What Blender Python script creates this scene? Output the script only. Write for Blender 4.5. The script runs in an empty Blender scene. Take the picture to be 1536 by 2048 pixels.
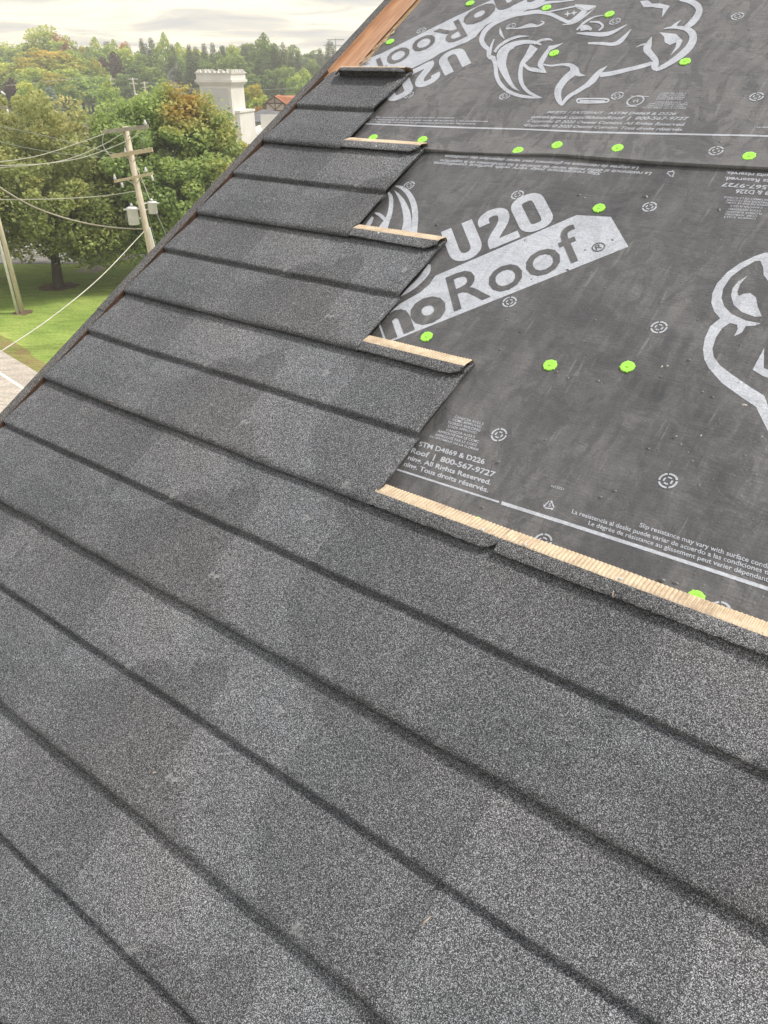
import bpy, math, random
import numpy as np
from mathutils import Matrix, Vector
from mathutils.geometry import tessellate_polygon
random.seed(7)
rng = np.random.default_rng(7)
R = math.radians
scn = bpy.context.scene

# ------------------------------------------------------------ camera, world, sun, exposure
CAMZ = 12.0
PITCH = R(29.394)
cd = bpy.data.cameras.new('camera'); cam = bpy.data.objects.new('camera', cd)
scn.collection.objects.link(cam); scn.camera = cam
cam.location = (0, 0, CAMZ); cam.rotation_euler = (math.pi/2 - PITCH, 0, 0)
cd.sensor_fit = 'VERTICAL'; cd.sensor_height = 36; cd.lens = 36*1600/2048
cd.clip_start = 0.05; cd.clip_end = 6000
scn.render.resolution_x = 768; scn.render.resolution_y = 1024
vs = scn.view_settings
vs.view_transform = 'Standard'; vs.look = 'None'; vs.exposure = 0.38; vs.gamma = 1.0; vs.use_curve_mapping = False

SUN_AZ = R(84)      # clockwise from +Y, the side the roof climbs to
SUN_EL = R(58)
w = bpy.data.worlds.new("World"); scn.world = w; w.use_nodes = True
nt = w.node_tree; nt.nodes.clear()
def N(nt, t, **kw):
    n = nt.nodes.new(t)
    for k, v in kw.items(): setattr(n, k, v)
    return n
def L(nt, a, b): nt.links.new(a, b)
def mathn(nt, op, a, b=None, c=None, clamp=False):
    n = N(nt, 'ShaderNodeMath', operation=op); n.use_clamp = clamp
    for i, v in enumerate((a, b, c)):
        if v is None: continue
        if isinstance(v, (int, float)): n.inputs[i].default_value = v
        else: L(nt, v, n.inputs[i])
    return n.outputs[0]
def ramp(nt, fac, stops):
    n = N(nt, 'ShaderNodeValToRGB')
    e = n.color_ramp.elements
    while len(e) < len(stops): e.new(0.5)
    for i, (p, c) in enumerate(stops):
        e[i].position = p
        if isinstance(c, (int, float)): c = (c, c, c)
        e[i].color = (*c, 1)
    L(nt, fac, n.inputs[0]); return n.outputs[0]
def mixc(nt, fac, a, b, mode='MIX'):
    n = N(nt, 'ShaderNodeMix', data_type='RGBA', blend_type=mode)
    for i, v in ((0, fac), (6, a), (7, b)):
        if isinstance(v, (int, float)): n.inputs[i].default_value = v
        elif isinstance(v, tuple): n.inputs[i].default_value = (*v, 1)
        else: L(nt, v, n.inputs[i])
    return n.outputs[2]
tc = N(nt, 'ShaderNodeTexCoord')
sep = N(nt, 'ShaderNodeSeparateXYZ'); L(nt, tc.outputs['Generated'], sep.inputs[0])
zz = mathn(nt, 'ADD', mathn(nt, 'MAXIMUM', sep.outputs[2], 0.0), 0.07)
cx = mathn(nt, 'DIVIDE', sep.outputs[0], zz); cy = mathn(nt, 'DIVIDE', sep.outputs[1], zz)
cb = N(nt, 'ShaderNodeCombineXYZ'); L(nt, cx, cb.inputs[0]); L(nt, cy, cb.inputs[1])
n1 = N(nt, 'ShaderNodeTexNoise'); n1.inputs['Scale'].default_value = 0.75; n1.inputs['Detail'].default_value = 7; n1.inputs['Roughness'].default_value = 0.55
n1.inputs['Distortion'].default_value = 0.6
L(nt, cb.outputs[0], n1.inputs['Vector'])
cloud = ramp(nt, n1.outputs[0], [(0.34, (0.54, 0.54, 0.56)), (0.47, (0.72, 0.69, 0.63)), (0.58, (1.06, 1.0, 0.82))])
up = mathn(nt, 'MAXIMUM', sep.outputs[2], 0.0)
cloud = mixc(nt, 1.0, cloud, ramp(nt, up, [(0.02, (1.26, 1.24, 1.16)), (0.22, (1.08, 1.08, 1.05)), (0.5, (0.80, 0.82, 0.92))]), 'MULTIPLY')
gain = mathn(nt, 'ADD', mathn(nt, 'MULTIPLY', up, 0.35), 1.0)
cl = N(nt, 'ShaderNodeVectorMath', operation='SCALE'); L(nt, cloud, cl.inputs[0]); L(nt, gain, cl.inputs['Scale'])
sky = N(nt, 'ShaderNodeTexSky', sky_type='NISHITA'); sky.sun_disc = False
sky.sun_elevation = SUN_EL; sky.sun_rotation = SUN_AZ
sk = N(nt, 'ShaderNodeVectorMath', operation='SCALE'); L(nt, sky.outputs[0], sk.inputs[0]); sk.inputs['Scale'].default_value = 0.08
mx = mixc(nt, 0.88, sk.outputs[0], cl.outputs[0])
bg = N(nt, 'ShaderNodeBackground'); L(nt, mx, bg.inputs[0]); bg.inputs[1].default_value = 1.0
wo = N(nt, 'ShaderNodeOutputWorld'); L(nt, bg.outputs[0], wo.inputs[0])

sl = bpy.data.lights.new('sun', 'SUN'); sl.energy = 2.9; sl.angle = R(9); sl.color = (1.0, 0.95, 0.86)
so = bpy.data.objects.new('sun', sl); scn.collection.objects.link(so)
sd = Vector((math.sin(SUN_AZ)*math.cos(SUN_EL), math.cos(SUN_AZ)*math.cos(SUN_EL), math.sin(SUN_EL)))
so.rotation_euler = sd.to_track_quat('Z', 'Y').to_euler()

# ------------------------------------------------------------ helpers
C = scn.collection
TH = PITCH
def ray(x, y):
    a = (x-768)/1600; b = (y-1024)/1600
    return np.array([a, math.cos(TH)-b*math.sin(TH), -(b*math.cos(TH)+math.sin(TH))])
def at(x, y, Y):
    d = ray(x, y); s = Y/d[1]; return (d[0]*s, Y, CAMZ+d[2]*s)
def gr(x, y, z=0.0):
    d = ray(x, y); s = (z-CAMZ)/d[2]; return (d[0]*s, d[1]*s, z)
# roof frame: U along the courses, W up the slope, NN out of the roof
S = 0.37
U = np.array([0.785732961, -0.618565852, 0.0])
Wv = np.array([0.52921687, 0.67223667, 0.5177136])
NN = np.cross(U, Wv)
O = np.array([-0.26508068, 3.2786492, -0.05523774+CAMZ])
RM = Matrix(((U[0], Wv[0], NN[0], O[0]), (U[1], Wv[1], NN[1], O[1]), (U[2], Wv[2], NN[2], O[2]), (0, 0, 0, 1)))
CAMP = np.array([0, 0, CAMZ])
UN = -0.012         # underlayment level
def pr(x, y, n=UN):
    d = ray(x, y)
    s = np.linalg.solve(np.column_stack([U, Wv, -d]), CAMP-(O+NN*n)); return (s[0], s[1])
def tag(o, label=None, cat=None, group=None, kind=None):
    if label: o['label'] = label
    if cat: o['category'] = cat
    if group: o['group'] = group
    if kind: o['kind'] = kind
    return o
def mesh_from(name, verts, faces, mat, smooth=False):
    me = bpy.data.meshes.new(name)
    me.from_pydata([tuple(v) for v in verts], [], [tuple(f) for f in faces])
    if mat is not None: me.materials.append(mat)
    if smooth: me.polygons.foreach_set('use_smooth', [True]*len(me.polygons))
    me.update(); return me
def obj(name, verts, faces, mat, parent=None, smooth=False, mw=None):
    o = bpy.data.objects.new(name, mesh_from(name, verts, faces, mat, smooth)); C.objects.link(o)
    if parent is not None: o.parent = parent
    elif mw is not None: o.matrix_world = mw
    return o
def empty(name, loc=(0, 0, 0), mw=None):
    o = bpy.data.objects.new(name, None); C.objects.link(o); o.empty_display_size = 0.2
    if mw is not None: o.matrix_world = mw
    else: o.location = loc
    return o
def rmw(x, y, n): return RM @ Matrix.Translation((x, y, n))
class MB:
    def __init__(s): s.v = []; s.f = []
    def add(s, v, f):
        b = len(s.v); s.v += [tuple(p) for p in v]; s.f += [tuple(i+b for i in q) for q in f]
    def box(s, x0, x1, y0, y1, z0, z1):
        s.add([(x0,y0,z0),(x1,y0,z0),(x1,y1,z0),(x0,y1,z0),(x0,y0,z1),(x1,y0,z1),(x1,y1,z1),(x0,y1,z1)],
              [(0,3,2,1),(4,5,6,7),(0,1,5,4),(1,2,6,5),(2,3,7,6),(3,0,4,7)])
    def bbox(s, c, ax, ay, az, hx, hy, hz):
        c = Vector(c); ax = Vector(ax).normalized()*hx; ay = Vector(ay).normalized()*hy; az = Vector(az).normalized()*hz
        p = [c+sx*ax+sy*ay+sz*az for sz in (-1,1) for sx, sy in ((-1,-1),(1,-1),(1,1),(-1,1))]
        s.add(p, [(0,3,2,1),(4,5,6,7),(0,1,5,4),(1,2,6,5),(2,3,7,6),(3,0,4,7)])
    def tube(s, pts, r, n=8, cap=True):
        pts = [Vector(p) for p in pts]; m = len(pts)
        rs = r if isinstance(r, (list, tuple)) else [r]*m
        b = len(s.v); prev = None
        for i, p in enumerate(pts):
            t = (pts[min(i+1, m-1)]-pts[max(i-1, 0)]).normalized()
            if prev is None:
                a = Vector((0, 0, 1)) if abs(t.z) < 0.9 else Vector((1, 0, 0))
                u = t.cross(a).normalized()
            else: u = (prev - t*prev.dot(t)).normalized()
            prev = u; v = t.cross(u)
            for k in range(n):
                an = 2*math.pi*k/n
                s.v.append(tuple(p+(u*math.cos(an)+v*math.sin(an))*rs[i]))
        for i in range(m-1):
            for k in range(n):
                k2 = (k+1) % n
                s.f.append((b+i*n+k, b+i*n+k2, b+(i+1)*n+k2, b+(i+1)*n+k))
        if cap:
            s.f.append(tuple(b+k for k in range(n))[::-1]); s.f.append(tuple(b+(m-1)*n+k for k in range(n)))
    def build(s, name, mat, parent=None, smooth=False, mw=None): return obj(name, s.v, s.f, mat, parent, smooth, mw)
def catmull(pts, k=6):
    P = [np.array(p, float) for p in pts]
    if len(P) < 3: return P
    P = [2*P[0]-P[1]]+P+[2*P[-1]-P[-2]]
    out = []
    for i in range(1, len(P)-2):
        for j in range(k):
            t = j/k
            out.append(0.5*((2*P[i])+(-P[i-1]+P[i+1])*t+(2*P[i-1]-5*P[i]+4*P[i+1]-P[i+2])*t*t+(-P[i-1]+3*P[i]-3*P[i+1]+P[i+2])*t**3))
    out.append(P[-2]); return out
# smooth value noise for geometry
_g = rng.random((64, 64))
def vn(x, y):
    x = np.asarray(x, float); y = np.asarray(y, float)
    xi = np.floor(x).astype(int); yi = np.floor(y).astype(int); fx = x-xi; fy = y-yi
    fx = fx*fx*(3-2*fx); fy = fy*fy*(3-2*fy)
    g = lambda a, b: _g[a % 64, b % 64]
    return (g(xi,yi)*(1-fx)+g(xi+1,yi)*fx)*(1-fy)+(g(xi,yi+1)*(1-fx)+g(xi+1,yi+1)*fx)*fy-0.5

# ------------------------------------------------------------ materials
def new_mat(name, rough=0.7, spec=0.5, metallic=0.0):
    m = bpy.data.materials.new(name); m.use_nodes = True
    t = m.node_tree; b = t.nodes['Principled BSDF']
    b.inputs['Roughness'].default_value = rough
    b.inputs['Specular IOR Level'].default_value = spec
    b.inputs['Metallic'].default_value = metallic
    return m, t, b
def noise(t, vec, scale, detail=2, rough=0.5, dist=0.0):
    n = N(t, 'ShaderNodeTexNoise'); n.inputs['Scale'].default_value = scale; n.inputs['Detail'].default_value = detail
    n.inputs['Roughness'].default_value = rough; n.inputs['Distortion'].default_value = dist
    L(t, vec, n.inputs['Vector']); return n.outputs[0]
def objco(t, scale=None, rot=None):
    c = N(t, 'ShaderNodeTexCoord').outputs['Object']
    if scale or rot:
        m = N(t, 'ShaderNodeMapping'); L(t, c, m.inputs[0])
        if scale: m.inputs['Scale'].default_value = scale
        if rot: m.inputs['Rotation'].default_value = rot
        return m.outputs[0]
    return c
def bump(t, h, strength, dist, normal=None):
    b = N(t, 'ShaderNodeBump'); b.inputs['Strength'].default_value = strength; b.inputs['Distance'].default_value = dist
    L(t, h, b.inputs['Height'])
    if normal is not None: L(t, normal, b.inputs['Normal'])
    return b.outputs[0]
def simple(name, c1, c2, scale=5, rough=0.8, spec=0.3, detail=4, stretch=None, bmp=0.0, metallic=0.0):
    m, t, b = new_mat(name, rough, spec, metallic)
    v = objco(t, stretch)
    f = noise(t, v, scale, detail)
    L(t, ramp(t, f, [(0.35, c1), (0.65, c2)]), b.inputs['Base Color'])
    if bmp: L(t, bump(t, f, 0.6, bmp), b.inputs['Normal'])
    return m

def stone_coat(name, base=1.0, tint=(1, 1, 1)):
    m, t, b = new_mat(name, 0.85, 0.35)
    v = objco(t)
    g1 = noise(t, v, 800, 1.0, 0.5); g2 = noise(t, v, 800, 1, 0.5)
    vo = N(t, 'ShaderNodeTexVoronoi'); vo.inputs['Scale'].default_value = 900; L(t, v, vo.inputs['Vector'])
    cellr = N(t, 'ShaderNodeSeparateColor'); L(t, vo.outputs['Color'], cellr.inputs[0])
    g = mathn(t, 'ADD', mathn(t, 'MULTIPLY', g1, 0.55), mathn(t, 'MULTIPLY', cellr.outputs[0], 0.45))
    col = ramp(t, g, [(0.25, (0.016*base, 0.016*base, 0.016*base)), (0.44, (0.054*base, 0.053*base, 0.055*base)), (0.58, (0.125*base, 0.123*base, 0.126*base)), (0.78, (0.52*base, 0.51*base, 0.51*base))])
    # cloudy patches: pale wash and darker, cooler areas
    p1 = noise(t, v, 4.2, 3, 0.55, 0.3)
    wash = ramp(t, p1, [(0.36, 0.86), (0.55, 1.0), (0.72, 1.24)])
    col = mixc(t, 1.0, col, wash, 'MULTIPLY')
    p2 = noise(t, v, 2.2, 2, 0.5)
    col = mixc(t, 1.0, col, ramp(t, p2, [(0.38, (0.98, 1.0, 1.01)), (0.62, (1.02, 1.0, 0.99))]), 'MULTIPLY')
    cb_ = N(t, 'ShaderNodeTexVoronoi', distance='CHEBYCHEV'); cb_.inputs['Scale'].default_value = 3.1; cb_.inputs['Randomness'].default_value = 0.8; L(t, v, cb_.inputs['Vector'])
    cs_ = N(t, 'ShaderNodeSeparateColor'); L(t, cb_.outputs['Color'], cs_.inputs[0])
    col = mixc(t, 1.0, col, ramp(t, cs_.outputs[0], [(0.0, 0.90), (0.7, 1.0), (0.92, 1.20)]), 'MULTIPLY')
    oi = N(t, 'ShaderNodeObjectInfo')
    col = mixc(t, 1.0, col, oi.outputs['Color'], 'MULTIPLY')
    # rare chalky scuffs
    s1 = noise(t, v, 16, 5, 0.65)
    sc = ramp(t, s1, [(0.655, 0.0), (0.74, 0.5)])
    col = mixc(t, sc, col, (0.45, 0.44, 0.42))
    if tint != (1, 1, 1): col = mixc(t, 1.0, col, tint, 'MULTIPLY')
    L(t, col, b.inputs['Base Color'])
    n_ = bump(t, g, 0.8, 0.0013); L(t, n_, b.inputs['Normal'])
    return m
M_PANEL = stone_coat('stone_coated_steel', 0.95, (0.965, 0.995, 1.045))
M_TRIM = stone_coat('stone_coated_trim', 0.80, (1.0, 0.98, 0.97))

def membrane(name, light, glare_bias=0.0):
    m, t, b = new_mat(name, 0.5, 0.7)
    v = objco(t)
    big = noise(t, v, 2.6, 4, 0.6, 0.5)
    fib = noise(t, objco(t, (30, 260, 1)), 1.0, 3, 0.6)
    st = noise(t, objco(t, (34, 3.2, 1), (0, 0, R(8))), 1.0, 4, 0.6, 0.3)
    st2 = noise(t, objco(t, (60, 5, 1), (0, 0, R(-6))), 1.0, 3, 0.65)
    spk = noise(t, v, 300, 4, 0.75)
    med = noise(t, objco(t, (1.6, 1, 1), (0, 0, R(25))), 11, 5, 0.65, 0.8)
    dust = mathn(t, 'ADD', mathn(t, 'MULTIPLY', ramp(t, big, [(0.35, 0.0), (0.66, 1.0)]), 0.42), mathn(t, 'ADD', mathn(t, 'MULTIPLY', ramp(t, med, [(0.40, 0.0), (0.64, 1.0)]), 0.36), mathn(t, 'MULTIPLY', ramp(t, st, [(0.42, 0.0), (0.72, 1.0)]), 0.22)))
    dust = mathn(t, 'ADD', dust, glare_bias, clamp=True)  # on top of the dust: even lightening for sky glare, upper sheet only
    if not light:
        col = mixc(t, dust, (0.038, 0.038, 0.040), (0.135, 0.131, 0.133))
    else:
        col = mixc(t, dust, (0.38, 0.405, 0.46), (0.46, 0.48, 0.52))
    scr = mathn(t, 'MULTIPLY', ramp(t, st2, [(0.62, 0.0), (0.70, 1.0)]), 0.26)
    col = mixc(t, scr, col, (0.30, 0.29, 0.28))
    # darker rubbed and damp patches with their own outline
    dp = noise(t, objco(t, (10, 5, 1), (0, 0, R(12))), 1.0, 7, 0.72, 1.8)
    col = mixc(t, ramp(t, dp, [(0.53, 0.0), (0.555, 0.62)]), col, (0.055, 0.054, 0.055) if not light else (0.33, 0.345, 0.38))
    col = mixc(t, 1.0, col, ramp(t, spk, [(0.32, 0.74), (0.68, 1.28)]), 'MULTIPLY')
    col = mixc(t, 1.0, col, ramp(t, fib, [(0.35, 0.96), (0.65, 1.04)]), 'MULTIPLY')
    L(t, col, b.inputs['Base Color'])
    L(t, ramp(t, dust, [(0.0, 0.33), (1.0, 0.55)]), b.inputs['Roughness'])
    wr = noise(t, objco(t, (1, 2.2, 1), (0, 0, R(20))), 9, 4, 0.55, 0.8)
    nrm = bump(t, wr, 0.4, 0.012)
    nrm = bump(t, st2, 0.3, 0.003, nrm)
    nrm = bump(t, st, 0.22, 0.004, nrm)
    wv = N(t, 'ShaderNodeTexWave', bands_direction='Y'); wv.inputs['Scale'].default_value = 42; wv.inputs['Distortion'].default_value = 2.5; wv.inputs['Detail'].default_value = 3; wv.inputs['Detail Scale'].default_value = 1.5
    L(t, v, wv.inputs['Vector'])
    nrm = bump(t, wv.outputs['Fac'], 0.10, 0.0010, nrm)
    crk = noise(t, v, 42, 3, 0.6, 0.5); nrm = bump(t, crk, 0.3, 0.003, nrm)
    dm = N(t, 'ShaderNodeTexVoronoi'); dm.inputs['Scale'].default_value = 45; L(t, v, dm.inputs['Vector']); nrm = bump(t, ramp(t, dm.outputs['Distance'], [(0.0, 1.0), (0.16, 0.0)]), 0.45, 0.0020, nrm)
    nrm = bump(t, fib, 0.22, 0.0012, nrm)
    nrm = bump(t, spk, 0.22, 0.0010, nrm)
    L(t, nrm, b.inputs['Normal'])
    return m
M_MEMB = membrane('synthetic_underlayment', False)
M_MEMB_UP = membrane('underlayment_painted_glare', False, 0.30)  # same membrane, paler: grazing sky glare put into the upper sheet's colour
M_PRINT = membrane('white_ink', True)

def beige_mat():
    m, t, b = new_mat('tan_backcoat', 0.5, 0.4)
    v = objco(t)
    f = noise(t, v, 60, 4, 0.6)
    col = ramp(t, f, [(0.30, (0.50, 0.39, 0.27)), (0.6, (0.64, 0.51, 0.36))])
    s = noise(t, v, 260, 2, 0.5)
    col = mixc(t, ramp(t, s, [(0.66, 0.0), (0.70, 0.8)]), col, (0.10, 0.08, 0.06))
    wv = N(t, 'ShaderNodeTexWave', bands_direction='X'); wv.inputs['Scale'].default_value = 39; wv.inputs['Distortion'].default_value = 0.6; L(t, v, wv.inputs['Vector'])
    col = mixc(t, 1.0, col, ramp(t, wv.outputs['Fac'], [(0.1, 0.80), (0.5, 1.04)]), 'MULTIPLY')
    dr = noise(t, v, 14, 5, 0.7); col = mixc(t, ramp(t, dr, [(0.50, 0.0), (0.72, 0.75)]), col, (0.24, 0.17, 0.11))
    L(t, col, b.inputs['Base Color']); return m
M_BEIGE = beige_mat()
M_COPPER = simple('tan_channel_metal', (0.33, 0.17, 0.09), (0.46, 0.26, 0.15), 9, 0.42, 0.5, 4, (8, 1, 8))
M_BROWN = simple('dirty_shaded_channel_metal', (0.035, 0.020, 0.013), (0.09, 0.048, 0.03), 20, 0.6, 0.3, 4, (8, 1, 8))  # channel tan darkened in the colour for shade beside the panels, plus dirt
M_SCREW = simple('galvanised_screw', (0.45, 0.45, 0.43), (0.6, 0.6, 0.57), 300, 0.35, 0.5)
M_DARK = simple('dark_gap', (0.02, 0.018, 0.016), (0.03, 0.027, 0.024), 30)
def green_mat():
    m, t, b = new_mat('green_plastic', 0.45, 0.4)
    f = noise(t, objco(t), 200, 2)
    L(t, ramp(t, f, [(0.3, (0.31, 0.70, 0.07)), (0.7, (0.38, 0.82, 0.11))]), b.inputs['Base Color'])
    b.inputs['Subsurface Weight'].default_value = 0.0
    return m
M_GREEN = green_mat()
M_WOODDECK = simple('plywood', (0.30, 0.20, 0.11), (0.42, 0.29, 0.17), 6, 0.85, 0.2, 4, (1, 12, 1))
M_WALL = simple('painted_siding', (0.52, 0.50, 0.45), (0.60, 0.58, 0.53), 3)
M_POLE = simple('weathered_pole_wood', (0.48, 0.42, 0.32), (0.70, 0.62, 0.49), 3, 0.9, 0.2, 6, (14, 14, 1.2))
M_ARM = simple('crossarm_wood', (0.30, 0.27, 0.22), (0.44, 0.40, 0.33), 5, 0.9, 0.2, 5)
M_ARMY = simple('new_crossarm_wood', (0.50, 0.42, 0.27), (0.62, 0.53, 0.36), 5, 0.9, 0.2, 5)
M_WIRE = simple('wire_sheath', (0.50, 0.50, 0.42), (0.62, 0.62, 0.53), 2, 0.5, 0.5)
M_WIRED = simple('thin_wire', (0.25, 0.28, 0.24), (0.33, 0.36, 0.31), 2, 0.5, 0.5)
M_TANK = simple('transformer_paint', (0.66, 0.65, 0.65), (0.78, 0.77, 0.77), 3, 0.4, 0.5)
M_CERAMIC = simple('white_porcelain', (0.65, 0.65, 0.66), (0.8, 0.8, 0.8), 9, 0.25, 0.5)
M_BRACE = simple('brace_steel', (0.34, 0.31, 0.24), (0.45, 0.41, 0.32), 9, 0.5, 0.5)
M_PVC = simple('white_conduit', (0.66, 0.66, 0.62), (0.78, 0.78, 0.74), 3, 0.5, 0.4)
M_BARK = simple('bark', (0.045, 0.035, 0.028), (0.10, 0.082, 0.066), 5, 0.95, 0.1, 6, (6, 6, 1))
M_STUCCO = simple('white_stucco', (0.70, 0.68, 0.63), (0.80, 0.78, 0.73), 0.5, 0.85, 0.2, 6)
M_STUCCO2 = simple('grey_panel_stucco', (0.58, 0.57, 0.55), (0.65, 0.64, 0.62), 0.6, 0.85, 0.2, 5)
M_GREYROOF = simple('grey_shingle', (0.13, 0.13, 0.145), (0.19, 0.19, 0.205), 3, 0.9, 0.2, 5)
M_FLATROOF = simple('pale_roof_gravel', (0.42, 0.42, 0.41), (0.55, 0.55, 0.53), 1.2, 0.9, 0.2, 5)
M_ORANGE = simple('orange_tile', (0.42, 0.17, 0.09), (0.52, 0.24, 0.14), 3, 0.85, 0.2, 4)
M_CREAM = simple('cream_render', (0.55, 0.46, 0.38), (0.64, 0.55, 0.46), 2, 0.9, 0.2)
M_TIMBER = simple('dark_timber', (0.10, 0.055, 0.04), (0.15, 0.08, 0.06), 2, 0.9, 0.2)
M_GLASS = simple('dark_glass', (0.03, 0.035, 0.04), (0.06, 0.065, 0.07), 1, 0.15, 0.6)
def ground_mat(name, c1, c2, c3, sc=0.25, fine=6, dirt=None):
    m, t, b = new_mat(name, 0.95, 0.1)
    v = objco(t)
    a = noise(t, v, sc, 5, 0.6); f = noise(t, v, fine, 5, 0.7)
    f2 = noise(t, objco(t, (1.2, 6, 1), (0, 0, R(35))), 0.6, 4, 0.6)
    col = ramp(t, a, [(0.35, c1), (0.55, c2), (0.7, c3)])
    col = mixc(t, 1.0, col, ramp(t, f, [(0.3, 0.68), (0.7, 1.32)]), 'MULTIPLY')
    col = mixc(t, 1.0, col, ramp(t, f2, [(0.35, 0.82), (0.65, 1.18)]), 'MULTIPLY')
    L(t, col, b.inputs['Base Color']); L(t, bump(t, f, 0.7, 0.06), b.inputs['Normal']); return m
M_GRASS = ground_mat('lawn', (0.19, 0.275, 0.060), (0.27, 0.355, 0.085), (0.38, 0.43, 0.12), 0.22, 7)
M_FIELD = ground_mat('mixed_town_ground', (0.13, 0.125, 0.105), (0.17, 0.17, 0.12), (0.24, 0.22, 0.19), 0.05, 4)
M_ASPH = ground_mat('asphalt', (0.20, 0.19, 0.18), (0.24, 0.225, 0.21), (0.28, 0.265, 0.25), 0.3, 9)
M_ROAD = ground_mat('worn_road', (0.44, 0.39, 0.335), (0.49, 0.44, 0.38), (0.54, 0.49, 0.43), 0.4, 9)
M_SHOULDER = ground_mat('dry_verge', (0.26, 0.19, 0.09), (0.24, 0.24, 0.08), (0.17, 0.24, 0.06), 1.2, 8)
M_DIRT = ground_mat('bare_dirt', (0.12, 0.085, 0.05), (0.17, 0.12, 0.08), (0.20, 0.16, 0.10), 1.2, 8)
M_CONC = ground_mat('concrete_pad', (0.30, 0.27, 0.22), (0.36, 0.32, 0.27), (0.41, 0.37, 0.31), 0.6, 8)
M_LINE = simple('road_paint', (0.62, 0.62, 0.57), (0.78, 0.78, 0.74), 3)

def leaf_mat(name, dark, mid, warm, top=None, trans=0.42):
    """colour comes from a per-leaf attribute: dark, mid green, turning leaves; 'warmth' marks limbs that have turned"""
    m = bpy.data.materials.new(name); m.use_nodes = True; t = m.node_tree; t.nodes.clear()
    dark, mid, warm, top = [tuple(min(0.85, c*1.5) for c in q) if q else q for q in (dark, mid, warm, top)]
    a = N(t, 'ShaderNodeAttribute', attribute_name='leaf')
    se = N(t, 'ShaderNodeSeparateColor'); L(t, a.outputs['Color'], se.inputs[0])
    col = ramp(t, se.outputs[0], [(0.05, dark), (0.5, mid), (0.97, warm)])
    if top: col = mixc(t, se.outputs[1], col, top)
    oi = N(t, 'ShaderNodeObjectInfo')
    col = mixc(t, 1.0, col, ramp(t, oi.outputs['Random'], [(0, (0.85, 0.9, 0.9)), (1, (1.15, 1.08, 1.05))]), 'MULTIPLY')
    d = N(t, 'ShaderNodeBsdfPrincipled'); d.inputs['Roughness'].default_value = 0.6; d.inputs['Specular IOR Level'].default_value = 0.3
    L(t, col, d.inputs['Base Color'])
    tr = N(t, 'ShaderNodeBsdfTranslucent'); L(t, col, tr.inputs[0])
    mx = N(t, 'ShaderNodeMixShader'); mx.inputs[0].default_value = trans; L(t, d.outputs[0], mx.inputs[1]); L(t, tr.outputs[0], mx.inputs[2])
    o = N(t, 'ShaderNodeOutputMaterial'); L(t, mx.outputs[0], o.inputs[0]); return m
LM = {
 'ash': leaf_mat('olive_leaves', (0.095, 0.125, 0.045), (0.20, 0.245, 0.085), (0.32, 0.35, 0.13), (0.42, 0.39, 0.18)),
 'maple': leaf_mat('maple_leaves', (0.15, 0.205, 0.080), (0.29, 0.365, 0.130), (0.42, 0.46, 0.15), (0.58, 0.30, 0.08)),
 'green': leaf_mat('green_leaves', (0.12, 0.20, 0.055), (0.25, 0.36, 0.085), (0.42, 0.50, 0.12), (0.50, 0.49, 0.12)),
 'deep': leaf_mat('deep_green_leaves', (0.075, 0.125, 0.045), (0.15, 0.225, 0.07), (0.24, 0.32, 0.09), (0.27, 0.33, 0.10)),
 'yellow': leaf_mat('yellowing_leaves', (0.14, 0.18, 0.035), (0.27, 0.32, 0.06), (0.42, 0.38, 0.08), (0.50, 0.38, 0.08)),
 'rust': leaf_mat('rusty_leaves', (0.18, 0.11, 0.05), (0.32, 0.20, 0.08), (0.44, 0.28, 0.11), (0.46, 0.24, 0.08)),
 'purple': leaf_mat('purple_leaves', (0.03, 0.016, 0.022), (0.065, 0.035, 0.042), (0.10, 0.055, 0.055), (0.09, 0.04, 0.05)),
 'spruce': leaf_mat('spruce_needles', (0.040, 0.065, 0.030), (0.085, 0.125, 0.050), (0.14, 0.18, 0.07), (0.10, 0.14, 0.06), 0.1),
 'blue': leaf_mat('blue_spruce_needles', (0.10, 0.15, 0.13), (0.19, 0.26, 0.22), (0.28, 0.35, 0.30), (0.25, 0.3, 0.26), 0.1),
}

# ------------------------------------------------------------ ground, roads
def sheet(name, pts, z, mat, thick=0.0):
    v = [(x, y, z) for x, y in pts]
    return tag(obj(name, v, [tuple(range(len(v)))], mat), kind='structure')
sheet('ground', [(-2500, -600), (2500, -600), (2500, 4000), (-2500, 4000)], 0.0, M_FIELD)
sheet('lawn', [(-75, 20), (-34, 20), (-8, 27), (-6, 56.5), (-75, 58)], 0.002, M_GRASS)
sheet('far_lawn', [(-140, 196), (-20, 196), (-20, 275), (-140, 285)], 0.004, M_GRASS)
def lot(name, xs, z, mat): return sheet(name, xs, z, mat)
# near road, running past the house on the camera side
e0 = np.array(gr(0, 700)[:2]); e1 = np.array(gr(75, 745)[:2]); ed = (e1-e0)/np.linalg.norm(e1-e0); en = np.array([ed[1], -ed[0]])
if en @ np.array([0, -1]) < 0: en = -en
def band(a, b, s0=-140, s1=120, wob=0.0):
    if not wob: return [tuple(e0+ed*s0+en*a), tuple(e0+ed*s1+en*a), tuple(e0+ed*s1+en*b), tuple(e0+ed*s0+en*b)]
    ss = np.linspace(s0, s1, 200)
    return [tuple(e0+ed*s+en*(a+wob*2*vn(s*0.9, 3.3))) for s in ss]+[tuple(e0+ed*s+en*b) for s in ss[::-1]]
sheet('road_verge', band(-0.75, 0.25, wob=0.45), 0.004, M_SHOULDER)
sheet('road', band(0.0, 9.5), 0.008, M_ROAD)
tag(obj('road_edge_line', [(x, y, 0.012) for x, y in band(1.18, 1.33)], [(0, 1, 2, 3)], M_LINE), kind='structure')
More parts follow.
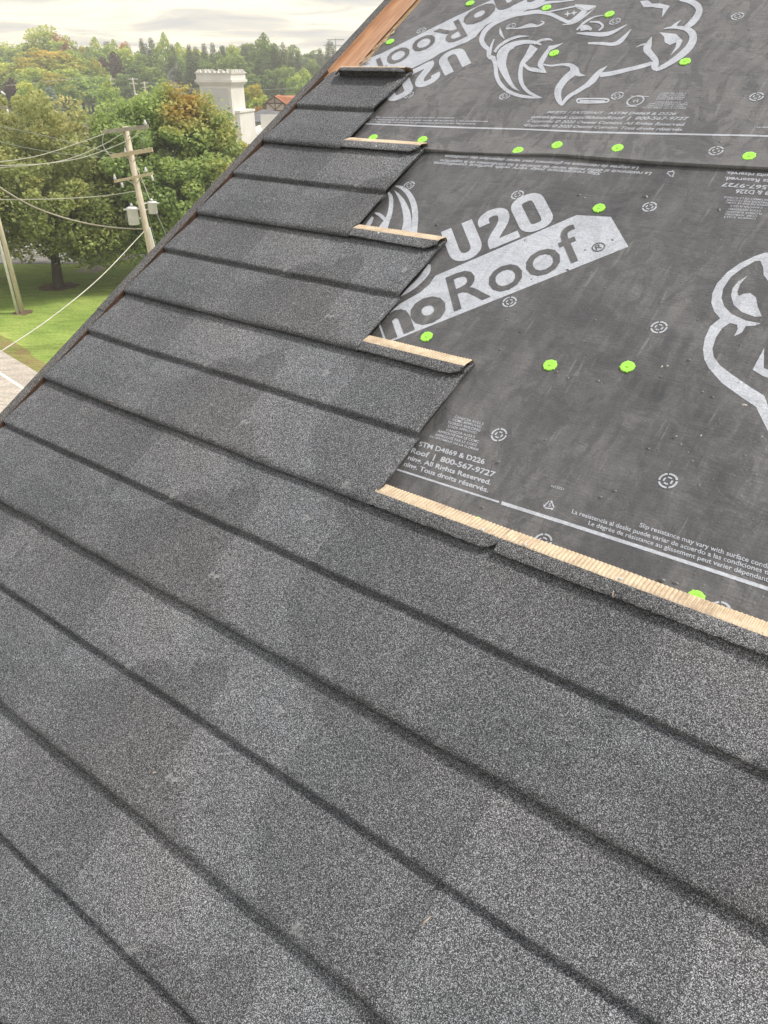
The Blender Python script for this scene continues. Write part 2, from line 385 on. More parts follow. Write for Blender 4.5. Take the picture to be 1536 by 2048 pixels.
# car park behind the two big trees
sheet('car_park', [(-70, 55.2), (-21, 55.6), (-17.4, 56.8), (-13, 55.5), (12, 52.5), (40, 66), (40, 78), (-70, 78)], 0.018, M_ASPH)
k = 0
for x in np.arange(-32, 14, 2.9):
    k += 1
    tag(obj('bay_line', [(x, 57.3, 0.022), (x+0.14, 57.3, 0.022), (x+3.2, 62.5, 0.022), (x+3.06, 62.5, 0.022)], [(0, 1, 2, 3)], M_LINE), kind='structure')
sheet('concrete_pad', [gr(148, 545)[:2], gr(192, 546)[:2], gr(240, 530)[:2], gr(178, 529)[:2]], 0.006, M_CONC)
sheet('far_road', [(-135, 214), (-60, 206), (-20, 204), (-20, 222), (-74, 222), (-90, 236), (-135, 242)], 0.01, M_ASPH)
# dirt rings under the tree and the pole
def disc(name, c, r, z, mat):
    n = 26; sheet(name, [(c[0]+r*(1+0.35*vn(i*1.3, r*5))*math.cos(2*math.pi*i/n), c[1]+r*(1+0.35*vn(i*1.3, r*5))*math.sin(2*math.pi*i/n)) for i in range(n)], z, mat)
disc('bare_soil', (-19.9, 49.4), 1.15, 0.006, M_DIRT)
disc('bare_soil', (-19.8, 43.6), 0.55, 0.006, M_DIRT)
disc('bare_soil', (-13.4, 51.4), 1.3, 0.006, M_DIRT)

# ------------------------------------------------------------ house under the roof
XR = 9.0; YE = -3.75; YR = 4.3
house = tag(empty('house', mw=Matrix.Translation((0, 0, 0))), 'tall building whose steep gable roof fills the foreground', 'house')
def rc(x, y, n): return tuple(O+U*x+Wv*y+NN*n)
def prism(x0, x1, y0, y1, n0, n1, mb):
    p = [rc(x, y, n) for n in (n0, n1) for x, y in ((x0, y0), (x1, y0), (x1, y1), (x0, y1))]
    mb.add(p, [(0,3,2,1),(4,5,6,7),(0,1,5,4),(1,2,6,5),(2,3,7,6),(3,0,4,7)])
mb = MB(); prism(0.045, XR, YE, YR, -0.034, -0.0165, mb); roofdeck = mb.build('roof_deck', M_WOODDECK, house)
mb = MB(); prism(0.012, 0.040, YE, YR, -0.26, -0.040, mb); mb.build('rake_board', M_WALL, house)
mb = MB(); prism(0.012, XR, YE-0.03, YE-0.002, -0.24, -0.040, mb); mb.build('fascia_board', M_WALL, house)
# walls: a gabled block below the deck
hw = np.array([Wv[0], Wv[1], 0]); hw /= np.linalg.norm(hw)
cosr = math.sqrt(Wv[0]**2+Wv[1]**2); sinr = Wv[2]
def hp(x, h, z): p = O+U*x+hw*h; return (p[0], p[1], z)
h0 = (YE+0.5)*cosr; hr = YR*cosr; h1 = 2*hr-h0
zt = lambda h: O[2]+(h if h <= hr else 2*hr-h)/cosr*sinr-0.045
v = []
for x in (0.40, XR-0.4):
    v += [hp(x, h0, 0), hp(x, h1, 0), hp(x, h1, zt(h1)), hp(x, hr, zt(hr)), hp(x, h0, zt(h0))]
obj('wall', v, [(0,1,2,3,4), (9,8,7,6,5), (0,5,6,1), (1,6,7,2), (2,7,8,3), (3,8,9,4), (4,9,5,0)], M_WALL, house)
v = [hp(0.045, hr, zt(hr)+0.02), hp(XR, hr, zt(hr)+0.02), hp(XR, h1+0.5, zt(h1+0.5)), hp(0.045, h1+0.5, zt(h1+0.5))]
v += [(a, b, c+0.03) for a, b, c in v]
obj('back_roof', v, [(0,1,2,3), (7,6,5,4), (0,4,5,1), (1,5,6,2), (2,6,7,3), (3,7,4,0)], M_GREYROOF, house)
for i in range(3):
    for zb in (1.2, 4.4, 7.4):
        ch = hr-3+i*3.0; mb = MB()
        c = hp(0.395, ch, zb+0.7); mb.bbox(c, U, hw, (0, 0, 1), 0.03, 0.5, 0.75)
        wn = mb.build('window', M_PVC, house)
        mb = MB(); mb.bbox(hp(0.375, ch, zb+0.7), U, hw, (0, 0, 1), 0.014, 0.42, 0.67); mb.build('pane', M_GLASS, wn)

# ------------------------------------------------------------ rake trim (metal channel along the gable edge)
def strip(profile, ys, mat, name, parent=None, wob=None, base=(0, 0, 0), smooth=False):
    """profile of (x,z) swept along y"""
    v = []; f = []; m = len(profile)
    for i, y in enumerate(ys):
        for j, (x, z) in enumerate(profile):
            dx, dz = wob(y, j) if wob else (0, 0)
            v.append((x+dx-base[0], y-base[1], z+dz-base[2]))
    for i in range(len(ys)-1):
        for j in range(m-1):
            f.append((i*m+j, i*m+j+1, (i+1)*m+j+1, (i+1)*m+j))
    return obj(name, v, f, mat, parent, smooth, None if parent else rmw(*base))
wobr = lambda y, j: (0.0022*vn(y*2.1, 1.7)*2+0.0010*vn(y*11, 4.2), 0.0020*vn(y*2.7, 9.1))
def rake_piece(y0, y1, label, lift=0.0, cm=M_BROWN):
    t = tag(empty('rake_trim', mw=rmw(0, y0, 0)), label, 'roof trim', 'metal trims along the gable edge')
    ys = np.arange(y0, y1+0.001, 0.03); b = (0, y0, 0)
    strip([(0.031-lift, -0.16), (0.030-lift, -0.02), (0.029-lift, 0.012+lift), (0.032, 0.0165+lift), (0.063, 0.0172+lift), (0.066, 0.0145+lift)], ys, M_TRIM, 'rim', t, wobr, b)
    strip([(0.0660, 0.0145+lift), (0.0672, 0.004), (0.070, -0.006), (0.080, -0.0095), (0.112, -0.0088), (0.116, -0.0066), (0.120, -0.0088), (0.138, -0.0092), (0.142, -0.0060), (0.147, -0.0088)], ys, cm, 'channel', t, wobr, b)
    return t
rake_piece(-3.72, -1.18, 'lower grey granule-coated gable trim beside the road corner of the picture')
rake_piece(-1.20, 0.03, 'middle grey granule-coated gable trim behind the ends of the upper panel rows', 0.0016)
rake_piece(0.0, YR, 'upper gable trim with bare tan channel running up against the sky', 0.0008, M_COPPER)
# crumpled paper edge and dirt beside the channel, upper stretch
mb = MB()
for i in range(60):
    y = 0.03+0.32*random.random()**1.6; x = 0.155+0.03*random.random(); s = 0.004+0.006*random.random()
    z = -0.010+0.004*random.random()
    mb.add([(x-s, y-s, z), (x+s, y-s*random.random(), z+s*0.5), (x+s*random.random(), y+s, z+s*0.8*random.random())], [(0, 1, 2)])
tag(mb.build('torn_foil', M_BEIGE, None, False, rmw(0, 0, 0)), 'torn scraps of tan backing beside the bare gable channel', 'debris', kind='stuff')

# ------------------------------------------------------------ underlayment sheets with their print
INK0 = [0.0]
class Ink:
    """flat printed shapes on the membrane, given as outlines traced on it"""
    def __init__(s, split=False): s.mb = MB(); s.k = 0; s.split = split; s.cuts = []
    def piece(s): s.cuts.append((len(s.mb.v), len(s.mb.f)))
    def lvl(s, base): s.k += 1; return UN+INK0[0]+base+0.00009*(s.k % 9)
    def poly(s, pts, base=0.0003, cm=True):
        z = s.lvl(base)
        q = [pr(*p) for p in pts]
        tri = tessellate_polygon([[Vector((a, b, 0)) for a, b in q]])
        s.mb.add([(a, b, z) for a, b in q], [tuple(t) for t in tri])
    def stroke(s, pts, base=0.0003):
        P = catmull(pts, 5); z = s.lvl(base); v = []
        for i, p in enumerate(P):
            a = P[max(i-1, 0)]; b = P[min(i+1, len(P)-1)]; d = (b-a)[:2]; n = np.linalg.norm(d) or 1
            nx, ny = -d[1]/n, d[0]/n; h = max(p[2], 0.6)/2
            v.append((*pr(p[0]+nx*h, p[1]+ny*h), z)); v.append((*pr(p[0]-nx*h, p[1]-ny*h), z))
        s.mb.add(v, [(2*i, 2*i+1, 2*i+3, 2*i+2) for i in range(len(P)-1)])
    def ring(s, x, y, r, segs=4, inner=True, base=0.0003, full=False):
        """registration target: broken outer ring and small inner dashes; r in metres"""
        if s.split: s.piece()
        c = pr(x, y); z = s.lvl(base)
        def arc(r0, r1, a0, a1, n=7):
            v = []
            for i in range(n+1):
                a = a0+(a1-a0)*i/n
                v += [(c[0]+r0*math.cos(a), c[1]+r0*math.sin(a), z), (c[0]+r1*math.cos(a), c[1]+r1*math.sin(a), z)]
            s.mb.add(v, [(2*i, 2*i+1, 2*i+3, 2*i+2) for i in range(n)])
        if full: arc(r*0.82, r, 0, 2*math.pi, 24); return
        for k in range(4):
            a = k*math.pi/2+0.35
            arc(r*0.78, r, a+0.10, a+math.pi/2-0.10)
            if inner: arc(r*0.34, r*0.52, a+0.25+0.3, a+math.pi/2-0.25+0.3, 4)
    def build(s, name, mat, parent, base): 
        if not s.split: return obj(name, s.mb.v, s.mb.f, mat, parent)
        cuts = s.cuts+[(len(s.mb.v), len(s.mb.f))]
        for (v0, f0), (v1, f1) in zip(cuts[:-1], cuts[1:]):
            obj(name, s.mb.v[v0:v1], [tuple(i-v0 for i in q) for q in s.mb.f[f0:f1]], mat, parent)
def view(x0, y0, sc): return lambda pts: [((p[0]/sc+x0, p[1]/sc+y0) if len(p) == 2 else (p[0]/sc+x0, p[1]/sc+y0, p[2]/sc)) for p in pts]
VA = view(740, 360, 2.8444); VB = view(700, 0, 5.12); VC = view(930, 0, 6.144); VD = view(1150, 0, 5.689); VE = view(700, 340, 7.315)
VF = view(780, 820, 6.4); VG = view(1040, 150, 4.2667); VH = view(840, 290, 2.207); VI = view(1060, 960, 3.227); VJ = view(1400, 320, 11.294)
VK = view(700, 200, 4.2667); VM = view(1380, 480, 5.391)
_tc = {}
def text_mesh(s, bold):
    if (s, bold) in _tc: return _tc[(s, bold)]
    cu = bpy.data.curves.new('t', 'FONT'); cu.body = s; cu.offset = bold; cu.resolution_u = 3; cu.fill_mode = 'FRONT'
    o = bpy.data.objects.new('t', cu); C.objects.link(o)
    dg = bpy.context.evaluated_depsgraph_get(); me = bpy.data.meshes.new_from_object(o.evaluated_get(dg))
    v = np.array([tuple(q.co) for q in me.vertices]); f = [tuple(p.vertices) for p in me.polygons]
    bpy.data.objects.remove(o); bpy.data.curves.remove(cu); bpy.data.meshes.remove(me)
    _tc[(s, bold)] = (v, f); return v, f
def text(ink, s, V, BL, BR, TL, bold=0.0, prefix=None, cap='H', base=0.0003, own=True):
    if ink.split and own: ink.piece()
    v, f = text_mesh(s, bold); p = text_mesh(prefix, bold)[0] if prefix else v
    x0 = v[:, 0].min(); x1 = p[:, 0].max(); h = text_mesh(cap, bold)[0][:, 1].max()
    bl, br, tl = [np.array(pr(*q)) for q in V([BL, BR, TL])]
    z = ink.lvl(base)
    pts = [bl+(br-bl)*((a-x0)/(x1-x0))+(tl-bl)*(b/h) for a, b in v[:, :2]]
    ink.mb.add([(a, b, z) for a, b in pts], f)

def blocky(ink, V, BL, BR, TL):
    """squarish condensed U 2 0"""
    bl, br, tl = [np.array(pr(*q)) for q in V([BL, BR, TL])]
    W_ = np.linalg.norm(br-bl); H_ = np.linalg.norm(tl-bl); a = 0.105; h = a*W_/H_
    paths = [([(0.055, 1.0), (0.055, 0.6), (0.055, 0.30), (0.075, 0.16), (0.12, 0.085), (0.16, 0.075), (0.20, 0.085), (0.245, 0.16), (0.265, 0.30), (0.265, 0.6), (0.265, 1.0)], False),
             ([(0.405, 0.68), (0.405, 0.78), (0.425, 0.87), (0.47, 0.925), (0.505, 0.93), (0.55, 0.915), (0.59, 0.85), (0.60, 0.74), (0.585, 0.62), (0.54, 0.48), (0.47, 0.33), (0.425, 0.20), (0.415, 0.10), (0.415, 0.0)], False),
             ([(0.40, 0.085), (0.52, 0.085), (0.655, 0.085)], False),
             ([(0.735, 0.5), (0.735, 0.75), (0.75, 0.86), (0.79, 0.92), (0.84, 0.93), (0.89, 0.92), (0.93, 0.86), (0.945, 0.75), (0.945, 0.5), (0.945, 0.25), (0.93, 0.14), (0.89, 0.08), (0.84, 0.07), (0.79, 0.08), (0.75, 0.14), (0.735, 0.25), (0.735, 0.5)], True)]
    for P, cl in paths:
        Q = catmull([(x*W_, y*H_) for x, y in P], 4); z = ink.lvl(0.0003); v = []
        for i, p in enumerate(Q):
            d = Q[min(i+1, len(Q)-1)]-Q[max(i-1, 0)]
            if cl and i in (0, len(Q)-1): d = Q[1]-Q[-2]
            d = d/np.linalg.norm(d); n = np.array([-d[1], d[0]])*a*W_/2
            for q in (p+n, p-n):
                w_ = bl+(br-bl)*q[0]/W_+(tl-bl)*q[1]/H_; v.append((w_[0], w_[1], z))
        ink.mb.add(v, [(2*i, 2*i+1, 2*i+3, 2*i+2) for i in range(len(Q)-1)])

seam_px = [(700, 299), (800, 302), (860, 305), (960, 309), (1040, 312), (1090, 312), (1130, 314), (1200, 322), (1300, 330), (1420, 336), (1536, 342), (1800, 356)]
def sheet_mesh(name, label, yb, yt, lift, x0=0.17, mat=None):
    xs = np.concatenate([np.arange(x0, 3.3, 0.02), np.arange(3.3, XR-0.02, 0.2)])
    ts = np.array([0, 0.0006, 0.004, 0.012, 0.025, 0.045, 0.08, 0.14, 0.3, 0.6, 1.0])
    v = []; m = len(ts)
    for x in xs:
        b = yb(x); t = yt(x)
        for k, q in enumerate(ts):
            y = b+(q if q < 0.2 else q*(t-b)*1.0)
            if q >= 0.2: y = b+0.14+(t-b-0.14)*(q-0.14)/0.86
            z = UN+(0.0 if lift == 0 else 0.0014)
            if lift:
                am = lift*(0.35+1.1*max(0, float(vn(x*4.5, 7.7))+0.35))
                z += am*math.exp(-(q/0.022)**1.3) + 0.0035*math.exp(-((q-0.06)/0.03)**2)*max(0, float(vn(x*7, 2.2)))
                if k == 0: z = UN+0.0005
            v.append((x, y, z))
    f = [(i*m+j, (i+1)*m+j, (i+1)*m+j+1, i*m+j+1) for i in range(len(xs)-1) for j in range(m-1)]
    r = tag(empty(name, mw=rmw(0, 0, 0)), label, 'roof underlayment', 'underlayment sheets')
    o = obj('membrane', v, f, mat or M_MEMB, r, True)
    return r
sp = [pr(*p) for p in seam_px]
seam = lambda x: float(np.interp(x, [p[0] for p in sp], [p[1] for p in sp]))
lower = sheet_mesh('underlayment_sheet', 'lower strip of grey printed underlayment with the large logo wordmark uncovered', lambda x: -3.6, lambda x: seam(x)+0.05, 0, 0.17)
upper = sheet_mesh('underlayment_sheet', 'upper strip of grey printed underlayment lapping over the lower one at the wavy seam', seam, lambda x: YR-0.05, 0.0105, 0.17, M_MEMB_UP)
# lumps, grit and nail heads showing through or lying on the sheets
def lumps(parent, pts, mat=M_MEMB, name='grit'):
    mb = MB()
    for x, y, s in pts:
        c = pr(x, y); a = random.random()*3.14; rx = s*(0.8+0.5*random.random()); ry = s*(0.5+0.3*random.random()); h = s*0.45
        n = 8; v = [(c[0], c[1], UN+h)]
        for rr, hh in ((0.55, 0.8), (1.0, 0.0)):
            for i in range(n):
                t = 2*math.pi*i/n; ux = rx*rr*math.cos(t); uy = ry*rr*math.sin(t)
                v.append((c[0]+ux*math.cos(a)-uy*math.sin(a), c[1]+ux*math.sin(a)+uy*math.cos(a), UN+h*hh-0.0003))
        f = [(0, 1+i, 1+(i+1) % n) for i in range(n)]+[(1+i, 1+n+i, 1+n+(i+1) % n, 1+(i+1) % n) for i in range(n)]
        mb.add(v, f)
    o = mb.build(name, mat, parent, True); tag(o, kind='stuff'); return o
lp = [(1349,874,.007),(1332,733,.006),(1377,720,.006),(1321,754,.004),(1404,784,.0045),(1424,794,.006),(1295,897,.005),(1314,898,.003),(995,925,.007),(1200,995,.005),(1228,982,.0055),
      (873,450,.008),(1135,540,.005),(1040,664,.005),(1290,393,.008),(1157,390,.006),(1168,396,.005),(1195,762,.006),(1136,757,.005),(1112,744,.005),(1322,1160,.008),(1350,1166,.006),
      (1438,420,.006),(1000,700,.004),(1050,480,.004),(1395,640,.004),(1190,640,.004),(1480,690,.004),(1250,790,.004),(1150,800,.003),(965,1015,.006),(1090,880,.004),(1013,640,.004),(1170,500,.004),(1225,480,.004)]
lumps(lower, [p for p in lp]+[(random.uniform(1000, 1530), random.uniform(420, 1150), random.uniform(.0012, .0032)) for _ in range(160)])
M_CHIP = simple('pale_grit', (0.38, 0.36, 0.32), (0.55, 0.52, 0.47), 80, 0.7, 0.4)
lumps(lower, [(1489, 810, .0055), (1402, 871, .0025), (1290, 393, .004), (1324, 733, .003)], M_CHIP, 'pale_chip')
lumps(upper, [(1499,61,.007),(1508,52,.005),(1425,76,.005),(1445,88,.006),(1401,195,.007),(1388,103,.004),(1305,155,.006),(1378,165,.004),(1275,85,.006),(1171,78,.006),(1249,46,.005),(1400,238,.006),(1440,285,.006),(1425,290,.005),(970,244,.006),(980,232,.005)]
      + [(random.uniform(960, 1530), random.uniform(2, 290), random.uniform(.0012, .003)) for _ in range(120)])
lumps(upper, [(1401,195,.005),(1499,61,.005),(1379,122,.0035),(1056,214,.003),(968,213,.003)], M_CHIP, 'pale_chip')

TGR = 0.0178
# --- lower sheet print
def finish(parent, nm, ink, mat=M_PRINT): 
    if ink.mb.v: ink.build(nm, mat, parent, (0, 0, 0))
ink = Ink(); ink.poly(VA([(1470, 380), (1370, 210), (1175, 200), (372, 545), (340, 592), (285, 640), (170, 705), (60, 800), (-120, 900), (-120, 1012), (20, 960)]), 0.0002)
finish(lower, 'banner_print', ink)
ink = Ink()
text(ink, 'Roof', VA, (480, 748), (1238, 436), (430, 558), 0.004, base=0.0012)
text(ink, 'ino', VA, (15, 938), (452, 757), (-42, 760), 0.045, base=0.0012)
c = VA([(1300, 383)])[0]; ink.ring(c[0], c[1], 0.016, full=True, base=0.0012)
text(ink, 'R', VA, (1287, 402), (1322, 387), (1279, 377), 0.0, base=0.0012)
finish(lower, 'wordmark', ink, M_MEMB)
ink = Ink(); blocky(ink, VA, (470, 484), (1062, 236), (402, 298))
finish(lower, 'grade_number', ink)
ink = Ink()
for st in ([(660,235,12),(760,262,52),(850,340,74),(910,440,84),(945,560,88),(955,700,88),(945,830,90),(930,960,95),(925,1060,95)], [(650,300,5),(725,390,50),(785,500,82),(825,620,105),(842,750,118),(830,850,130),(810,960,150),(800,1060,170)],
           [(905,1010,90),(990,990,90),(1050,1020,60)], [(565,330,30),(597,400,60),(602,520,65),(580,650,70),(540,750,85),(490,850,125),(450,950,140)], [(360,630,22),(440,662,50),(520,735,52)],
           [(335,690,35),(290,770,60),(215,880,52)], [(1165,1385,40),(1130,1480,92),(1060,1580,85),(960,1680,75),(850,1770,55),(740,1855,8)]):
    ink.stroke(VE(st))
finish(lower, 'animal_head_print', ink)
ink = Ink()
ink.poly(VM([(900,140),(840,138),(800,140),(700,175),(540,250),(400,350),(290,470),(240,580),(230,680),(260,770),(325,845),(220,930),(160,1060),(140,1180),(155,1290),(200,1380),(340,1540),(560,1700),(710,1800),(840,2060),(980,2350),(1080,2350),(940,2040),(800,1680),(640,1580),(450,1450),(320,1350),(255,1260),(242,1170),(280,1050),(350,950),(430,895),(510,915),(515,960),(475,1040),(560,1000),(600,930),(700,925),(765,900),(600,870),(450,800),(370,720),(340,630),(355,530),(440,400),(560,310),(700,230),(760,225),(790,300),(795,380),(840,440),(900,480),(1000,560),(1000,200)]))
ink.poly(VM([(620,385),(520,450),(460,520),(442,600),(470,700),(560,780),(700,830),(775,825),(730,720),(710,620),(650,575),(580,580),(525,605),(510,560),(540,480)]))
ink.poly(VM([(800,1165),(675,1400),(780,1465),(900,1510),(1050,1540),(1050,1450),(900,1430),(795,1380)]))
finish(lower, 'animal_head_print', ink)
ink = Ink(True)
for s, a, b, c in (('CAN/CSA A123.3', (825,100), (1190,195), (835,70)), ('CCMC APPROVED', (798,137), (1165,232), (808,108)), ('FLORIDA BUILDING', (740,170), (1152,280), (752,140)), ('CODE APPROVED', (740,218), (1110,312), (750,190)),
                   ('CAN/CSA A123.3', (717,268), (1080,362), (727,240)), ('APPROUVÉ PAR LE CCMC', (608,285), (1135,425), (620,257)), ('APPROUVÉ PAR LE CODE', (578,330), (1110,472), (590,300)), ('DU BÂTIMENT DE LA FLORIDE', (505,350), (1130,528), (517,325))):
    text(ink, s, VF, a, b, c, 0.008)
text(ink, 'STM D4869 & D226', VF, (365,458), (1203,695), (387,400), 0.02)
text(ink, 'Roof  |  800-567-9727', VF, (262,543), (1330,862), (290,482), 0.02)
text(ink, 'ning. All Rights Reserved.', VF, (225,632), (1285,960), (247,578), 0.02)
text(ink, 'ning. Tous droits réservés.', VF, (172,712), (1252,1057), (196,658), 0.02)
text(ink, 'Slip resistance may vary with surface conditions.', VI, (705,303), (1525,570), (714,276), 0.012, 'Slip resistance may vary with surface cond')
text(ink, 'La resistencia al desliz puede variar de acuerdo a las condiciones de la superficie.', VI, (268,215), (1495,600), (277,189), 0.012, 'La resistencia al desliz puede variar de acuerdo a las condiciones')
text(ink, 'Le dégrée de résistance au glissement peut varier dépendant des conditions.', VI, (375,290), (1536,660), (384,264), 0.012, 'Le dégrée de résistance au glissement peut varier dépendant')
text(ink, 'N13221', VI, (135,47), (215,68), (141,33), 0.01)
text(ink, 'Le dégrée de résistance au glissement peut varier dépendant des conditions.', VH, (968,98), (110,45), (957,111), 0.012)
text(ink, 'La resistencia al desliz puede variar de acuerdo a las condiciones de la superficie.', VH, (1025,121), (90,63), (1012,134), 0.012)
text(ink, 'Slip resistance may vary with surface conditions.', VH, (803,120), (60,74), (790,133), 0.012)
text(ink, 'Tous droits réservés.', VJ, (2160,362), (600,258), (2130,440), 0.02)
text(ink, 'All Rights Reserved.', VJ, (2250,480), (570,386), (2222,560), 0.02)
text(ink, '800-567-9727', VJ, (2050,618), (515,515), (2010,706), 0.02)
text(ink, 'D4869 & D226', VJ, (2020,738), (820,668), (1990,828), 0.02)
for i, (s, xl, xr, y) in enumerate((('DU BÂTIMENT DE LA FLORIDE', 550, 1700, 828), ('APPROUVÉ PAR LE CODE', 610, 1620, 892), ('APPROUVÉ PAR LE CCMC', 575, 1600, 948), ('CAN/CSA A123.3', 700, 1420, 1018), ('CODE APPROVED', 650, 1380, 1088), ('FLORIDA BUILDING', 590, 1400, 1148), ('CCMC APPROVED', 570, 1300, 1208), ('CAN/CSA A123.3', 550, 1265, 1268))):
    text(ink, s, VJ, (xr, y+(xr-xl)*0.065), (xl, y), (xr-14, y+(xr-xl)*0.065+40), 0.008)
finish(lower, 'printed_line', ink)
ink = Ink(); ink.stroke(VF([(60,752,22),(700,957,24),(1396,1180,24)])); ink.stroke([(1003,1006,7),(1200,1068.5,7),(1536,1178,7.6),(1800,1268,8)])
finish(lower, 'border_line', ink)
ink = Ink(True)
for x, y in ((818,371),(1035,390),(1019,604),(1299,414),(1318,655),(998,870),(1336,962),(1086,1083),(1440,1221)): ink.ring(x, y, TGR)
finish(lower, 'nailing_target', ink)
def recycle(ink, V, c, r, flip=1, sx=1.0):
    if ink.split: ink.piece()
    P = [(c[0]+sx*r*math.cos(a), c[1]-flip*r*0.85*math.sin(a)) for a in (R(80), R(200), R(320))]
    for i in range(3):
        a = np.array(P[i]); b = np.array(P[(i+1) % 3])
        p = [tuple(a*(1-t)+b*t)+(r*0.17,) for t in (0.16, 0.35, 0.6, 0.78)]
        ink.stroke(V(p)); e = a*(1-0.84)+b*0.84; d = (b-a)/np.linalg.norm(b-a); n = np.array([-d[1], d[0]])
        ink.poly(V([tuple(e-d*r*0.2+n*r*0.24), tuple(e-d*r*0.2-n*r*0.24), tuple(e+d*r*0.12)]))
ink = Ink(True); recycle(ink, VI, (125, 165), 46); text(ink, '5', VI, (118,172), (134,176), (122,150), 0.01, own=False); recycle(ink, VH, (1108, 127), 22, -1)
finish(lower, 'recycling_mark', ink)
# --- upper sheet print
INK0[0] = 0.0016
def ub(p): return p
ink = Ink(); ink.poly(VB([(20,770),(185,605),(330,550),(750,340),(1050,190),(1460,0),(2000,-260),(2400,-260),(2080,-60),(1990,20),(1850,90),(1700,160),(1560,200),(1450,230),(1390,265),(1330,330),(1290,380),(1200,435),(1110,470),(930,548),(850,600),(620,715),(480,790),(200,900)]), 0.0002)
finish(upper, 'banner_print', ink)
ink = Ink()
text(ink, 'Roof', VB, (1112,205), (205,650), (1206,372), 0.004, base=0.0012)
text(ink, 'Rhino', VB, (2500,-490), (1150,172), (2594,-320), 0.045, base=0.0012)
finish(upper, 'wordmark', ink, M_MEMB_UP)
ink = Ink(); blocky(ink, VB, (1150,475), (330,880), (1245,650))
finish(upper, 'grade_number', ink)
ink = Ink()
for st in ([(1480,130,60),(1420,190,60),(1290,275,45),(1180,240,45),(1050,180,45),(900,152,48),(750,170,45),(600,195,45),(450,250,48),(330,312,52),(240,400,58),(206,490,60),(232,560,60),(290,618,50),(302,700,58),(370,725,50)],
           [(1340,8,15),(1180,25,20),(1000,40,35),(860,90,45),(700,122,20),(560,140,18)],
           [(345,715,60),(375,800,50),(388,930,50),(430,1030,50),(520,1120,45),(650,1178,40),(800,1203,33),(950,1212,5)],
           [(600,570,60),(520,600,90),(460,680,130),(455,800,105),(490,900,85),(540,1000,60),(600,1080,36),(668,1125,5)],
           [(440,640,50),(540,575,70),(700,528,52),(850,528,40),(940,560,20)],
           [(850,580,110),(775,700,80),(700,800,50),(682,930,55),(702,1040,48),(770,1130,42),(860,1182,30),(950,1212,5)],
           [(700,770,40),(780,850,42),(880,872,50),(1000,905,6)], [(365,650,36),(430,570,34),(540,500,34),(660,460,28),(790,455,5)],
           [(850,545,30),(940,500,28),(1040,490,25),(1080,510,5)], [(1065,570,28),(1015,640,45),(960,730,60),(925,800,62),(955,850,46),(1000,900,6)], [(1030,605,60),(1120,575,32),(1210,535,5)],
           [(960,800,20),(1060,815,22),(1200,800,26),(1300,815,55),(1350,870,100),(1400,925,50),(1480,935,4)], [(1345,890,90),(1240,975,80),(1155,1090,85),(1142,1180,82),(1165,1255,62),(1195,1305,24)],
           [(1190,1300,30),(1260,1210,45),(1380,1130,40),(1540,1050,40)], [(430,350,5),(445,420,38),(485,488,8)], [(305,690,30),(325,580,30),(360,490,12)],
           [(1000,160,15),(1200,120,18),(1390,85,24),(1500,118,60)], [(1200,310,10),(1330,292,20),(1450,210,15),(1540,150,10)], [(520,350,18),(650,355,16),(800,320,50),(900,325,22),(970,285,18),(930,265,8)],
           [(1225,185,8),(1262,180,22),(1300,175,8)], [(1262,145,6),(1262,180,20),(1262,215,6)], [(1305,172,8),(1340,168,22),(1380,160,8)], [(1342,135,6),(1340,170,20),(1338,200,6)]):
    ink.stroke(VC(st))
for st in ([(1190,0,40),(1300,20,60),(1388,70,75),(1414,130,75),(1380,210,75),(1310,285,68),(1240,322,26)], [(1010,335,10),(1120,322,28),(1250,335,50),(1325,380,82),(1345,450,86),(1305,540,82),(1220,625,75),(1100,712,60),(980,780,48),(915,810,30)],
           [(1120,325,60),(1150,285,30),(1205,238,4)], [(872,428,8),(842,510,66),(820,570,88),(868,630,72),(918,700,70),(905,770,75),(930,812,20)], [(692,547,4),(760,517,18),(825,510,30)],
           [(285,860,52),(420,842,50),(600,800,45),(760,762,45),(880,725,40)], [(150,500,20),(300,502,34),(440,510,40),(535,460,50),(640,340,8)], [(20,385,14),(150,392,38),(300,400,50),(420,378,40),(590,290,8)],
           [(20,350,20),(110,262,25),(220,202,15),(330,182,8)], [(60,340,50),(130,320,60),(190,345,30)], [(170,258,12),(270,262,25),(318,310,25),(270,358,18)],
           [(-10,1072,45),(120,990,50),(200,925,72),(245,870,62),(290,820,45),(370,758,4)], [(0,70,30),(120,95,70),(240,75,8)], [(0,270,10),(120,190,12),(240,80,6)]):
    ink.stroke(VD(st))
ink.poly(VD([(740,20),(830,10),(880,50),(960,45),(1080,75),(990,205),(1000,105),(880,88),(780,90)]))
ink.poly(VD([(960,375),(1150,395),(1225,470),(1190,545),(1085,642),(1145,545),(1155,490),(1080,520),(1020,490),(1015,430)]))
ink.stroke(VG([(490,240,12),(495,212,14),(600,208,12),(745,212,14),(735,238,12),(600,244,12),(490,242,12)])); ink.stroke(VG([(510,228,14),(725,230,14)]))
finish(upper, 'animal_head_print', ink)
ink = Ink(True)
text(ink, 'MEETS / SATISFAIT : ASTM D4869 & D226', VG, (226,332), (1322,348), (250,312), 0.02)
text(ink, 'envelopeak.com/RhinoRoof  |  800-567-9727', VG, (88,374), (1422,391), (114,350), 0.02)
text(ink, 'Copyright © 2020 Owens Corning. All Rights Reserved.', VG, (56,408), (1400,441), (82,386), 0.02)
text(ink, 'Copyright © 2020 Owens Corning. Tous droits réservés.', VG, (33,444), (1385,484), (60,422), 0.02)
